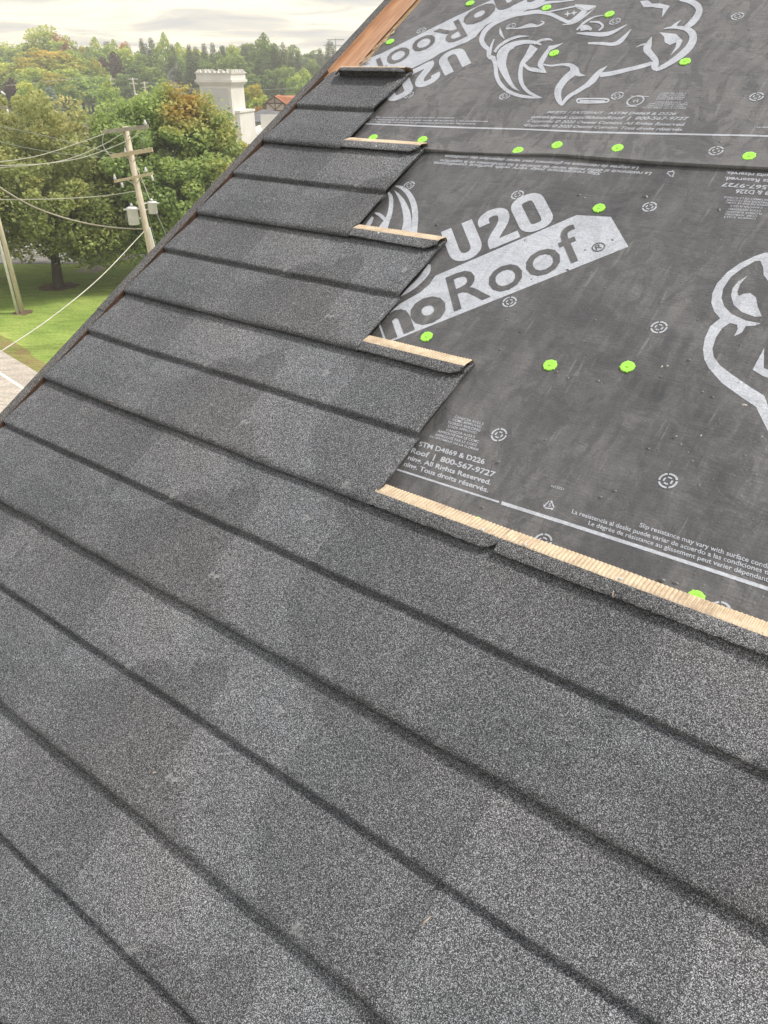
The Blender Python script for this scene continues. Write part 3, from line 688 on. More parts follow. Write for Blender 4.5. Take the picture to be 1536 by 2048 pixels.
for s, a, b in (('CAN/CSA A123.3', (1195,168), (1410,170)), ('CCMC APPROVED', (1180,184), (1408,186)), ('FLORIDA BUILDING', (1170,201), (1405,204)), ('CODE APPROVED', (1160,218), (1385,221)), ('CAN/CSA A123.3', (1145,241), (1365,244)),
                ('APPROUVÉ PAR LE CCMC', (1090,258), (1400,262)), ('APPROUVÉ PAR LE CODE', (1075,275), (1395,279)), ('DU BÂTIMENT DE LA FLORIDE', (1040,291), (1412,296))):
    text(ink, s, VG, a, b, (a[0]+8, a[1]-12), 0.008)
text(ink, 'Slip resistance may vary with surface conditions', VK, (215,158), (890,164), (225,145), 0.012)
text(ink, 'La resistencia al desliz puede variar de acuerdo a las condiciones', VK, (190,178), (1175,195), (200,164), 0.012)
text(ink, 'Le dégrée de résistance au glissement peut varier dépendant', VK, (172,197), (1068,216), (182,183), 0.012)
text(ink, 'Co', VK, (1480,226), (1530,228), (1488,210), 0.012)
text(ink, 'La resistencia al desliz puede variar', view(1000,150,2.866), (1470,308), (1830,318), (1476,298), 0.012)
finish(upper, 'printed_line', ink)
ink = Ink(); c = VG([(985, 225)])[0]; ink.ring(c[0], c[1], 0.024, full=True); text(ink, 'rl', VG, (965,238), (1005,240), (972,214), 0.02)
ink.stroke(VG([(945,186,5),(1100,190,5)])); ink.stroke(VG([(905,272,5),(995,276,5)]))
finish(upper, 'approval_mark', ink)
ink = Ink(); ink.stroke([(715,248.4,2.6),(740,249,2.6),(900,255.5,3),(1040,259.5,3),(1200,266,3.2),(1400,270.5,3.4),(1536,273.5,3.6),(1700,279,3.8)])
finish(upper, 'border_line', ink)
ink = Ink(True)
for x, y in ((936,288),(828,289),(1160,298),(1280,308),(1432,303),(1513,195),(1475,34),(1235,193),(1010,193),(843,62),(818,191),(1230,44),(1022,54)): ink.ring(x, y, TGR)
finish(upper, 'nailing_target', ink)
ink = Ink(); recycle(ink, VG, (1415, 252), 20)   # triangle right of the address block
finish(upper, 'recycling_mark', ink)

# ------------------------------------------------------------ green cap nails
CAPR = 0.0155
def cap_parts():
    n = 28; v = [(0, 0, 0.0036)]; f = []
    rings = [(0.0035, 0.0036), (0.0042, 0.0026), (0.0075, 0.0028), (0.0082, 0.0034), (0.0130, 0.0034), (0.0148, 0.0030), (CAPR, 0.0016), (CAPR, 0.0002)]
    for r_, z in rings:
        for i in range(n):
            a = 2*math.pi*i/n; rr = r_
            if r_ > 0.0145 and i % 7 == 0: rr = r_+0.0016
            elif r_ > 0.0145 and i % 7 in (1, 6): rr = r_-0.0006
            v.append((rr*math.cos(a), rr*math.sin(a), z))
    f += [(0, 1+i, 1+(i+1) % n) for i in range(n)]
    for k in range(len(rings)-1):
        for i in range(n): f.append((1+k*n+i, 1+(k+1)*n+i, 1+(k+1)*n+(i+1) % n, 1+k*n+(i+1) % n))
    disc_me = mesh_from('cap', v, f, M_GREEN)
    m = MB(); 
    for (r0, z0) in ((0.0028, 0.0042),):
        vv = [(0, 0, z0+0.0006)]+[(r0*math.cos(2*math.pi*i/12), r0*math.sin(2*math.pi*i/12), z0) for i in range(12)]+[(r0*math.cos(2*math.pi*i/12), r0*math.sin(2*math.pi*i/12), 0.003) for i in range(12)]
        m.add(vv, [(0, 1+i, 1+(i+1) % 12) for i in range(12)]+[(1+i, 13+i, 13+(i+1) % 12, 1+(i+1) % 12) for i in range(12)])
    return disc_me, mesh_from('nail_head', m.v, m.f, M_GREEN)
cap_me, nail_me = cap_parts()
caps = [((940, 7), 'green cap nail above the wordmark banner at the top edge of the upper sheet'),
 ((1093, 16), 'green cap nail beside the printed eye outline of the upper animal head'),
 ((1219, 29), 'green cap nail between the printed eye and snout of the upper animal head'),
 ((1108, 107), 'green cap nail beside the printed ear of the upper animal head'),
 ((1370, 124), 'green cap nail at the printed snout tip of the upper animal head'),
 ((780, 84), 'green cap nail nearest the bare tan gable channel'),
 ((746, 276), 'green cap nail just above the second tan nailing flange, left one of two'),
 ((845, 280), 'green cap nail above the tip of the second tan nailing flange'),
 ((1036, 302), 'green cap nail on the sheet seam where its edge starts to lift'),
 ((1114, 291), 'green cap nail above the lifted seam below the copyright line'),
 ((1235, 297), 'green cap nail above the seam between two printed nailing targets'),
 ((1498, 313), 'green cap nail above the seam nearest the right edge of the photo'),
 ((1198, 416), 'green cap nail above the corner of the printed banner on the lower sheet'),
 ((853, 673), 'green cap nail just under the printed banner beside the third panel row'),
 ((1100, 730), 'green cap nail in the open middle of the lower sheet, left of the pair'),
 ((1255, 733), 'green cap nail in the open middle of the lower sheet, right of the pair'),
 ((1391, 1196), 'large green cap nail half under the long tan flange at lower right'),
 ((950, 1046), 'green cap nail almost hidden behind the long tan flange near a screw')]
for i, ((x, y), lab) in enumerate(caps):
    c = pr(x, y, UN+0.002)
    t = empty('cap_nail', mw=rmw(c[0], c[1], UN+(0.0016 if i < 12 else 0.0002)) @ Matrix.Rotation(random.random()*6, 4, 'Z') @ Matrix.Rotation(random.uniform(-0.05, 0.05), 4, 'X'))
    tag(t, lab, 'cap nail', 'green plastic cap nails in the underlayment')
    for me, nm in ((cap_me, 'cap'), (nail_me, 'nail_head')):
        o = bpy.data.objects.new(nm, me); C.objects.link(o); o.parent = t
# light dust glow patch is left to the lens

# ------------------------------------------------------------ stone coated steel panels
PROF = [(0.003, 0.0030), (0.0006, 0.0080), (-0.0006, 0.0125), (0.0016, 0.0160), (0.0065, 0.0190), (0.016, 0.0204), (0.03, 0.0185), (0.07, 0.0152), (0.11, 0.0118), (0.15, 0.0088),
        (0.176, 0.0068), (0.1910, 0.0052), (0.1945, 0.0018), (0.1972, 0.0018), (0.1979, 0.0070), (0.1985, 0.0130), (0.2000, 0.0158), (0.205, 0.0168), (0.235, 0.0154), (0.27, 0.0118), (0.31, 0.0072), (0.345, 0.0034), (0.362, 0.0022), (0.374, 0.0020), (0.385, 0.0014), (0.408, -0.0010), (0.428, -0.0060)]
def panel(row, x0, x1, label, exposed=None, ribs=False, lift=0.0, over=False, lip_from=None):
    yf = -row*S
    t = tag(empty('roof_panel', mw=rmw(x0, yf, 0)), label, 'roof panel', 'stone-coated steel roof panels')
    xs = list(np.arange(x0, x1, 0.012)); xs[0] = x0
    if ribs: xs = [x for x in xs if x < x1-0.075]+list(np.arange(x1-0.075, x1, 0.0018))
    xs.append(x1)
    v = []; f = []; m = len(PROF)
    for i, x in enumerate(xs):
        de = x1-x; ds = x-x0
        for j, (py, pz) in enumerate(PROF):
            fr = max(0.0, 1-py/0.05)
            y = yf+py; z = pz
            # slow dents and waves of hand-fitted sheet
            y += (0.0070*float(vn(x*2.3+row*3.1, 5.5+row))+0.0036*float(vn(x*8+row*7, 2.5)))*(1 if j < 8 else 0.9 if 10 <= j <= 17 else 0.3)
            z += 0.0026*float(vn(x*2.3+row*1.7, py*9+row*2))+0.0014*float(vn(x*7+row*3, py*14))
            if j >= 22: z = pz
            if j < 6: z += 0.0016*float(vn(x*5+row*9, 11.3))
            if ribs and 0.20 < py < 0.372:
                for c_ in (0.013, 0.027, 0.041):
                    z += 0.0050*math.exp(-((de-c_)/0.0030)**2)*min(1, (py-0.20)/0.02)
            elif ribs and py <= 0.20 and j > 4:
                for c_ in (0.013, 0.027, 0.041): z += 0.0014*math.exp(-((de-c_)/0.0032)**2)
            if over: z += 0.0026*max(0, 1-ds/0.06)
            if ribs and de < 0.010: z -= 0.0016*(1-de/0.010)**2
            xx = x
            if ribs and i == len(xs)-1: xx += 0.003*float(vn(py*14+row, 3.1))*2-0.004*math.sin(py/0.37*math.pi)
            v.append((xx-x0, y-yf, z))
    for i in range(len(xs)-1):
        for j in range(m-1): f.append((i*m+j, (i+1)*m+j, (i+1)*m+j+1, i*m+j+1))
    # thin turned-down edges at both ends
    for side in (0, len(xs)-1):
        b = len(v)
        for j in range(m):
            px, py, pz = v[side*m+j]; v.append((px+(0.0004 if side else -0.0004), py, max(pz-(0.0050 if side else 0.008), -0.0105)))
        for j in range(m-1):
            q = (side*m+j, b+j, b+j+1, side*m+j+1); f.append(q if side == 0 else q[::-1])
    sh = obj('panel_sheet', v, f, M_PANEL, t, True)
    tn = TONE.pop(0) if TONE else random.uniform(0.9, 1.08); sh.color = (tn*0.99, tn, tn*1.01, 1)
    # sharp lower edge
    if exposed:
        a, b_ = exposed; yb = -(row-1)*S
        xl = list(np.arange(a, b_, 0.0016))+[b_]
        v = []; f = []; prof = [(0.021, -0.0040), (0.023, 0.0085), (0.006, 0.0085), (0.0015, 0.0105), (0.0008, 0.0135), (0.004, 0.0152), (0.014, 0.0168), (0.0275, 0.0172), (0.030, 0.0166)]
        m = len(prof)
        for x in xl:
            de = b_-x; e = 0.0022*float(vn(x*170, 1.0+row))+0.006*float(vn(x*3+row*5, 8.1))
            for j, (py, pz) in enumerate(prof):
                j -= 1; k = 1.0 if j in (1, 2, 3) else 0.6 if j == 4 else 0.0
                tap = 0.022*max(0, 1-de/0.030)**1.2*(1 if 1 <= j <= 4 else 0.5 if j == 5 else 0)
                lf = 0 if j < 0 else lift*(1 if j < 6 else 0.5)*min(1, (x-a)/0.03+0.2)*min(1, de/0.04+0.25)
                v.append((x-x0, yb+py-e*k+tap-yf, pz+lf+0.0016*float(vn(x*4+row, 6.6))))
        for i in range(len(xl)-1):
            for j in range(m-1): f.append((i*m+j, (i+1)*m+j, (i+1)*m+j+1, i*m+j+1))
        obj('turned_lip', v, f, M_PANEL, t, False)
        v = []; f = []; prof = [(0.0285, 0.0166), (0.0310, 0.0168), (0.0360, 0.0158), (0.0430, 0.0128), (0.0500, 0.0090), (0.0560, 0.0058), (0.0612, 0.0030), (0.0622, -0.0108)]
        m = len(prof)
        for x in xl:
            cr = math.sin(2*math.pi*x/0.0080+2*float(vn(x*30, 2))); de = b_-x
            for j, (py, pz) in enumerate(prof):
                am = (0, 0, .3, .8, 1, 1, .7, 0)[j]
                ed = 0.0022*float(vn(x*12+row, 4.4)) if j >= 5 else 0
                lf = lift*(0.5 if j < 3 else 0.2 if j < 5 else 0)
                v.append((x-x0, yb+py+ed+(0.0035*float(vn(x*260, row)) if j == 0 else 0)-yf, pz+0.0019*cr*am+lf+(0.0014*float(vn(x*4+row, 6.6)) if j < 4 else 0)))
        for i in range(len(xl)-1):
            for j in range(m-1): f.append((i*m+j, (i+1)*m+j, (i+1)*m+j+1, i*m+j+1))
        # rolled end of the flange
        obj('nailing_flange', v, f, M_BEIGE, t, False)
    return t
TONE = [0.98, 0.96, 0.95, 1.02, 1.0, 0.92, 0.93, 0.97, 0.98, 1.16, 1.0, 1.02, 1.0, 0.95, 0.9]   # each sheet comes out of its bundle a touch different
EN = [0.417, 0.712, 1.005, 1.304]
XL = 0.0700
def screw(t, base, px, r=0.0042, z=None):
    c = pr(*px, 0.0158 if z is None else z); mb = MB(); n = 14; v = [(c[0]-base[0], c[1]-base[1], (0.0158 if z is None else z)+0.003)]
    for rr, dz in ((0.45, 0.0028), (0.8, 0.0018), (1.0, 0.0), (1.0, -0.003)):
        for i in range(n): v.append((c[0]-base[0]+r*rr*math.cos(2*math.pi*i/n), c[1]-base[1]+r*rr*math.sin(2*math.pi*i/n), (0.0158 if z is None else z)+dz))
    f = [(0, 1+i, 1+(i+1) % n) for i in range(n)]
    for k in range(3):
        for i in range(n): f.append((1+k*n+i, 1+(k+1)*n+i, 1+(k+1)*n+(i+1) % n, 1+k*n+(i+1) % n))
    mb.add(v, f); mb.build('screw_head', M_SCREW, t, True)
p1 = panel(1, XL, EN[0], 'topmost and shortest roof panel under the most lifted lip', (0.125, EN[0]), True, 0.018)
p2 = panel(2, XL, EN[1], 'second roof panel down from the top, ending in a ribbed edge', (EN[0]-0.012, EN[1]), True, 0.002)
p3 = panel(3, XL, EN[2], 'third roof panel from the top, beside the wordmark banner print', (EN[1]-0.012, EN[2]), True)
p4 = panel(4, XL, EN[3], 'fourth roof panel from the top, its end beside the phone number print', (EN[2]-0.012, EN[3]), True)
screw(p2, (XL, -2*S), (753, 293)); screw(p3, (XL, -3*S), (757, 467)); 
p5a = panel(5, XL, 0.30, 'short cut roof panel at the gable edge in the fifth row')
p5 = panel(5, 0.285, 1.612, 'fifth-row roof panel left of the notch in the long lip', (EN[3]-0.012, 1.607), False, 0.001, True)
p5b = panel(5, 1.600, 2.92, 'fifth-row roof panel right of the notch, topped by the long tan flange with screws', (1.604, 2.92), False, 0.001, True)
screw(p5, (0.285, -5*S), (965, 1060)); screw(p5b, (1.600, -5*S), (1050, 1090)); screw(p5b, (1.600, -5*S), (1240, 1158))
panel(6, XL, 0.515, 'sixth-row roof panel cut short at the left edge of the photo')
panel(6, 0.50, 1.835, 'sixth-row roof panel with its right seam showing near the bottom')
panel(6, 1.82, 3.14, 'sixth-row roof panel at the bottom right, starting at the visible seam', None, False, 0, True)
panel(7, XL, 0.90, 'seventh-row roof panel at the left below the cut sixth-row one')
panel(7, 0.885, 2.20, 'seventh-row roof panel across the bottom left corner of the photo')
panel(7, 2.185, 3.5, 'seventh-row roof panel outside the bottom right corner', None, False, 0, True)
panel(8, XL, 1.19, 'eighth-row roof panel beside the gable edge near the eave')
panel(8, 1.18, 2.49, 'eighth-row roof panel at the very bottom left corner of the photo')
panel(5, 2.905, 4.22, 'fifth-row roof panel beyond the right edge of the photo', (2.915, 4.22), False, 0, True)
panel(6, 3.125, 4.44, 'sixth-row roof panel beyond the right edge of the photo')
panel(7, 3.485, 4.8, 'seventh-row roof panel farthest right beyond the photo')
panel(8, 2.475, 3.79, 'eighth-row roof panel to the right near the eave')
panel(9, XL, 1.5, 'lowest roof panel at the eave beside the gable edge')
panel(9, 1.485, 2.8, 'lowest roof panel at the eave, second from the gable edge')
# screw where the trim laps
t = tag(empty('trim_screw', mw=rmw(0, 0, 0)), 'small bright screw in the gable trim beside the fourth panel row', 'screw')
screw(t, (0, 0), (172, 662), 0.0035, 0.006)

# bits lying on the panels
M_TWIG = simple('dry_splinter', (0.34, 0.27, 0.20), (0.48, 0.40, 0.31), 200)
def splinter(px, L_, a, label, w_=0.0016, n_=0.0195, mat=M_TWIG):
    c = pr(*px, n_); mb = MB(); d = Vector((math.cos(a), math.sin(a), 0)); q = Vector((-d.y, d.x, 0))
    mb.tube([-d*L_/2, -d*L_*0.1+q*L_*0.06+Vector((0, 0, 0.001)), d*L_/2], [w_*0.4, w_, w_*0.3], 6)
    tag(mb.build('splinter', mat, None, True, rmw(c[0], c[1], n_)), label, 'debris', 'bits of debris on the panels')
splinter((853, 1843), 0.022, R(75), 'thin tan splinter lying at the end of the seam near the bottom', n_=0.011)
splinter((219, 802), 0.014, R(20), 'tiny yellowish straw at the lap of the fourth row near the gable', 0.0011, 0.021)
splinter((309, 1546), 0.010, R(50), 'small brown leaf scrap on the sixth-row panel', 0.0020, 0.014)
splinter((1227, 1187), 0.018, R(110), 'pale splinter stuck at the long granulated lip', 0.0012, 0.016)

# ------------------------------------------------------------ utility poles and wires
def utility_pole(base, top, r0, r1, name, label, group=None):
    t = tag(empty(name, base), label, 'utility pole', group)
    b = Vector(base); tp = Vector(top)
    mb = MB(); mb.tube([Vector((0, 0, 0)), (tp-b)*0.5, tp-b], [r0, (r0+r1)/2, r1], 14); mb.build('pole', M_POLE, t, True)
    return t, b
Y2 = 38.0
top2 = Vector(at(250, 253, Y2)); low2 = Vector(at(300, 495, Y2)); d2 = (low2-top2)/(top2.z-low2.z)
base2 = top2+d2*top2.z
pole2, b2 = utility_pole(base2, top2, 0.165, 0.125, 'utility_pole', 'wooden utility pole with three crossarms and two grey transformers in front of the big maple', 'utility poles')
def loc2(p): return Vector(p)-b2
def crossarm(t, b, a, c, mat, h=0.06, braces=None, name='crossarm'):
    a = Vector(a)-b; c = Vector(c)-b; ax = (c-a); mb = MB()
    mb.bbox((a+c)/2, ax, Vector((0, 1, 0)), ax.cross(Vector((0, 1, 0))), ax.length/2, 0.05, h)
    o = mb.build(name, mat, t)
    if braces:
        mb = MB()
        for p, q in braces: mb.tube([Vector(p)-b, Vector(q)-b], 0.018, 6)
        mb.build('brace', M_BRACE, o)
    return o
Ya = Y2-0.22
crossarm(pole2, b2, at(206, 264, Ya+0.4), at(297, 253, Ya-0.4), M_ARM, 0.075, [(at(243, 263, Ya), at(252, 276, Ya)), (at(268, 258, Ya), at(256, 274, Ya))])
crossarm(pole2, b2, at(222, 313, Ya+0.4), at(305, 299, Ya-0.4), M_ARMY, 0.085, [(at(250, 311, Ya), at(265, 324, Ya)), (at(276, 307, Ya), at(267, 324, Ya))])
crossarm(pole2, b2, at(229, 363, Ya+0.4), at(305, 347, Ya-0.4), M_ARMY, 0.055, [(at(252, 358, Ya), at(269, 370, Ya)), (at(284, 352, Ya), at(273, 368, Ya))])
def insul(px, py, Y, t, b, s=0.09, name='insulator'):
    c = Vector(at(px, py, Y))-b; mb = MB()
    pts = [(0, s*0.9), (0.02, s*0.6), (0.045, s*1.0), (0.06, s*0.6), (0.09, s*0.95), (0.115, s*0.5), (0.16, s*0.45), (0.2, s*0.2)]
    mb.tube([c+Vector((0, 0, z)) for z, _ in pts], [r_*0.85 for _, r_ in pts], 10); mb.build(name, M_CERAMIC, t, True)
insul(291, 250, Ya-0.35, pole2, b2); insul(230, 359, Ya+0.35, pole2, b2); insul(292, 344, Ya-0.3, pole2, b2); insul(251, 305, Ya, pole2, b2, 0.07)
def fuse(p, q, t, b):
    mb = MB(); mb.tube([Vector(at(*p))-b, Vector(at(*q))-b], 0.05, 8); mb.build('fuse_holder', M_CERAMIC, t, True)
fuse((243, 365, Ya), (246, 375, Ya), pole2, b2); fuse((302, 350, Ya-0.2), (307, 362, Ya-0.2), pole2, b2)
def transformer(px, y0, y1, rpx, Y, side, t, b):
    a = Vector(at(px[0], y0, Y))-b; c = Vector(at(px[1], y1, Y))-b; h = a.z-c.z; r_ = rpx/1600*Y*1.15
    c0 = Vector(((a.x+c.x)/2, a.y, c.z))
    mb = MB(); prof = [(0, r_*0.9), (0.02, r_), (h*0.86, r_), (h*0.875, r_*1.06), (h*0.93, r_*1.06), (h*0.99, r_*0.6)]
    mb.tube([c0+Vector((0, 0, z)) for z, _ in prof], [q for _, q in prof], 20)
    tk = mb.build('transformer_tank', M_TANK, t, True)
    mb = MB(); pr_ = [(h*0.95, 0.07), (h*1.0, 0.06), (h*1.02, 0.09), (h*1.06, 0.05), (h*1.08, 0.08), (h*1.13, 0.05), (h*1.2, 0.025)]
    mb.tube([c0+Vector((0, 0, z)) for z, _ in pr_], [q for _, q in pr_], 10); mb.build('bushing', M_CERAMIC, tk, True)
    for z in (h*0.35, h*0.85):
        mb = MB()
        pz = c0+Vector((0, 0, z)); pole_x = d2.x*(b2.z-(pz.z+b2.z)) if False else (Vector((0, 0, 0))+(top2-b2)*((pz.z)/(top2.z-b2.z)))
        mb.tube([pz+Vector((side*r_*0.8, 0, 0)), Vector((pole_x.x, pole_x.y, pz.z))], 0.035, 6); mb.build('bracket', M_TANK, tk)
    mb = MB(); mb.tube([c0+Vector((-side*r_, -0.05, h*0.84)), c0+Vector((-side*(r_+0.12), -0.05, h*0.84))], 0.035, 8); mb.build('low_voltage_stud', M_CERAMIC, tk)
transformer((262, 270), 413, 449, 9.0, Y2-0.12, 1, pole2, b2)
transformer((302, 308), 402, 427, 7.5, Y2+0.35, -1, pole2, b2)
mb = MB(); mb.tube([Vector(at(298, 455, Y2-0.2))-b2, Vector(at(310, 500, Y2-0.2))-b2], 0.05, 8); mb.build('conduit', M_PVC, pole2)
# jumpers and downleads on the pole
def tubew(pts, r_, name, mat, parent, b):
    P = [Vector(p)-b for p in pts]; P = [Vector(q) for q in catmull([tuple(p) for p in P], 6)]
    mb = MB(); mb.tube(P, r_, 6); return mb.build(name, mat, parent, True)
tubew([at(208, 268, Ya+.3), at(205, 282, Ya+.3), at(209, 297, Ya+.3), at(221, 312, Ya+.3)], 0.016, 'jumper_wire', M_WIRE, pole2, b2)
tubew([at(290, 255, Ya-.3), at(287, 275, Ya-.3), at(286, 300, Ya-.3)], 0.012, 'jumper_wire', M_WIRED, pole2, b2)
tubew([at(268, 322, Y2), at(285, 362, Y2), at(300, 400, Y2+.3)], 0.02, 'jumper_wire', M_WIRE, pole2, b2)
tubew([at(262, 448, Y2-.3), at(252, 440, Y2-.3), at(253, 425, Y2-.3)], 0.012, 'jumper_wire', M_WIRED, pole2, b2)
tubew([at(274, 360, Y2-.1), at(290, 410, Y2+.3), at(303, 455, Y2+.5), at(312, 490, Y2+.5)], 0.012, 'downlead', M_WIRED, pole2, b2)
# guy wire
def wire(pts, r_, label, mat=M_WIRE, name='power_line', group='overhead wires'):
    P = [Vector(q) for q in catmull(pts, 8)]; b = P[0].copy(); mb = MB(); mb.tube([p-b for p in P], r_, 6)
    o = mb.build(name, mat, None, True, Matrix.Translation(b)); tag(o, label, 'overhead wire', group); return o
wire([at(312, 425, 38.4), at(330, 465, 38.5), at(350, 520, 38.7), at(372, 590, 39)], 0.018, 'thin guy wire slanting down behind the right transformer', M_WIRED, 'guy_wire')
wire([at(208, 268, Ya+.3), at(160, 285, Ya), at(110, 302, 37.4), at(60, 315, 37), at(0, 323.5, 36.5), at(-80, 328, 36), at(-200, 322, 35)], 0.018, 'highest sagging overhead wire, tied to the left end of the top crossarm')
wire([at(245, 267, Ya), at(205, 290, Ya), at(150, 314, 37.4), at(100, 326, 37), at(50, 330, 36.7), at(0, 331, 36.5), at(-80, 330, 36), at(-200, 320, 35)], 0.018, 'overhead wire tied beside the pole top, crossing the other two over the trees')
wire([at(289, 258, Ya-.3), at(262, 277, Ya), at(230, 292, Ya), at(170, 314, 37.4), at(110, 325, 37), at(50, 331.5, 36.7), at(0, 335, 36.5), at(-80, 338, 36), at(-200, 332, 35)], 0.018, 'overhead wire running from the right end of the top crossarm behind the pole')
wire([at(273, 382, Y2-.1), at(220, 390, 37.7), at(150, 396, 37.4), at(80, 398.5, 37), at(0, 399, 36.5), at(-150, 394, 36)], 0.018, 'nearly level single wire leaving the pole above the transformers')
wire([at(288, 458, Y2-.1), at(240, 456, 37.7), at(180, 448, 37.4), at(120, 433, 37), at(60, 410, 36.8), at(0, 375, 36.5), at(-100, 310, 36)], 0.032, 'thick grey service cable dipping down across the tree trunk', M_BRACE)
wire([at(288, 463, Y2-.15), at(200, 555, 33), at(100, 637, 29), at(0, 704, 25), at(-60, 742, 23)], 0.020, 'straight service wire descending over the lawn to the lower left')
wire([at(250, 312, 45), at(180, 295, 45), at(90, 272, 45), at(0, 253, 45), at(-80, 240, 45)], 0.016, 'faint dark wire crossing the left tree crown', M_WIRED)
wire([at(215, 316, 42), at(130, 308, 42), at(60, 297, 42), at(15, 287, 42), at(-60, 265, 42)], 0.014, 'faint dark wire just under the other one on the left tree crown', M_WIRED)
wire([at(180, 155, 165), at(120, 160, 165), at(60, 167, 165), at(0, 172, 165), at(-90, 180, 165)], 0.05, 'distant pale wire in front of the yellowing trees', M_WIRE)
wire([at(290, 163, 168), at(330, 171, 168), at(380, 177, 168), at(450, 181, 168), at(560, 178, 168), at(620, 172, 168)], 0.045, 'distant wire running behind the white tower', M_WIRED)
# near pole on the lawn at the left edge
P1b = Vector(gr(45, 626)); P1t = Vector(at(-62, 215, P1b.y)); 
k1 = (P1t-P1b); P1t = P1b+k1*(9.6/k1.z)
pole1, b1 = utility_pole(P1b, P1t, 0.135, 0.105, 'utility_pole', 'bare wooden pole with a white conduit standing on the lawn at the left edge', 'utility poles')
mb = MB(); off = Vector((-0.20, -0.14, 0)); mb.tube([off, k1*(8.6/k1.z)+off*0.8], [0.075, 0.07], 10); mb.build('conduit', M_PVC, pole1, True)
zt_ = Vector(at(2, 216, P1b.y))
crossarm(pole1, b1, at(-110, 222, P1b.y-.2), at(14, 214, P1b.y-.2), M_ARM, 0.06)
fuse((14, 218, P1b.y-.2), (17, 228, P1b.y-.2), pole1, b1)
fuse((2, 183, P1b.y-.2), (10, 190, P1b.y-.2), pole1, b1)
# three far poles
for i, (x, y, lab, Yd) in enumerate(((220, 155, 'small distant utility pole with a pale can, left of the three behind the maple', 168), (265, 155, 'small distant utility pole with a white tank, middle of the three behind the maple', 170), (288, 163, 'thin distant utility pole, right of the three behind the maple', 174))):
    tp = Vector(at(x, y, Yd)); bs = Vector((tp.x+0.25, tp.y, 0.0))
    t, b = utility_pole(bs, tp, 0.17, 0.12, 'utility_pole', lab, 'utility poles')
    h = (1.7, 1.9, 1.5)[i]; crossarm(t, b, tp+Vector((-h/2, 0, -0.25)), tp+Vector((h/2, 0, -0.25)), M_PVC, 0.09)
    crossarm(t, b, tp+Vector((-h*0.36, 0, -1.0)), tp+Vector((h*0.45, 0, -1.0)), M_PVC, 0.08)
    if i < 2:
        mb = MB(); mb.tube([tp-b+Vector((0.4, -0.3, -3.6)), tp-b+Vector((0.4, -0.3, -2.7))], 0.28, 12); mb.build('transformer_tank', M_TANK, t, True)

# ------------------------------------------------------------ white tower and buildings beyond
Yt = 95.0
tw = tag(empty('tower', (-17.0, Yt, 0)), 'white square tower with a battlemented cornice behind the maple', 'tower')
bb = Vector((-17.0, Yt, 0)); ang = R(-14)
def rx(x, y, z): c, s = math.cos(ang), math.sin(ang); return (x*c-y*s, x*s+y*c, z)
def tbox(mb, x0, x1, y0, y1, z0, z1, tx=0.0, ty=0.0):
    p = [rx(x, y, z0) for x, y in ((x0-tx, y0-ty), (x1+tx, y0-ty), (x1+tx, y1+ty), (x0-tx, y1+ty))]+[rx(x, y, z1) for x, y in ((x0, y0), (x1, y0), (x1, y1), (x0, y1))]
    mb.add(p, [(0,3,2,1),(4,5,6,7),(0,1,5,4),(1,2,6,5),(2,3,7,6),(3,0,4,7)])
TW = 1.72
mb = MB(); tbox(mb, -TW, TW, -TW, TW, 0, 9.9, 0.12, 0.12); shaft = mb.build('shaft', M_STUCCO, tw)
mb = MB(); tbox(mb, -TW+0.35, TW-0.35, -TW-0.10, -TW+0.02, 6.6, 9.6); mb.build('inset_panel', M_STUCCO2, shaft)
mb = MB()
for z0, z1, e in ((9.85, 10.0, 0.12), (10.0, 10.12, 0.24), (10.12, 10.35, 0.34), (10.352, 10.9, 0.20), (10.902, 11.0, 0.30)): tbox(mb, -TW-e, TW+e, -TW-e, TW+e, z0, z1)
mb.build('cornice', M_STUCCO, tw)
mb = MB(); e = TW+0.24
for i in range(9):
    c_ = -e+2*e*i/8
    for q in (-e, e):
        for (xx, yy) in ((c_, q), (q, c_)):
            if i in (0, 8) and (xx, yy) == (q, c_): continue
            w_ = 0.10 if i % 2 else 0.16
            tbox(mb, xx-w_, xx+w_, yy-0.08, yy+0.08, 11.001, 11.14+(0.14 if i % 2 == 0 else 0.0))
mb.build('battlement', M_STUCCO, tw)
mb = MB(); tbox(mb, TW*0.45, TW+0.50, -TW+0.6, TW+1.2, 0, 7.3, 0.1, 0.1); tbox(mb, TW*0.45-0.1, TW+0.60, -TW+0.5, TW+1.3, 7.302, 7.5); mb.build('buttress', M_STUCCO, tw)
# low white building with grey hip roof
def hip(name, c, wx, wy, z0, z1, zr, label, wallm, roofm, rot=0.0, ridge=0.35, cat='building'):
    t = tag(empty(name, (c[0], c[1], 0)), label, cat); t.rotation_euler[2] = rot
    mb = MB(); mb.box(-wx, wx, -wy, wy, 0, z1); wl = mb.build('wall', wallm, t)
    o = 0.4; r_ = wx*ridge
    v = [(-wx-o, -wy-o, z1), (wx+o, -wy-o, z1), (wx+o, wy+o, z1), (-wx-o, wy+o, z1), (-r_, 0, zr), (r_, 0, zr)]
    v += [(a, b_, z1-0.15) for a, b_, _ in v[:4]]
    obj('roof', v, [(0,1,5,4), (1,2,5), (2,3,4,5), (3,0,4), (0,6,7,1), (1,7,8,2), (2,8,9,3), (3,9,6,0), (6,9,8,7)], roofm, t)
    return t
g = at(525, 243, 112)
hp1 = hip('low_building', (g[0], 116), 3.4, 4.0, 0, at(495, 243, 112)[2], at(527, 219, 116)[2], 'low building with a dark grey hipped roof right of the white tower', M_STUCCO2, M_GREYROOF, 0.0, 0.15)
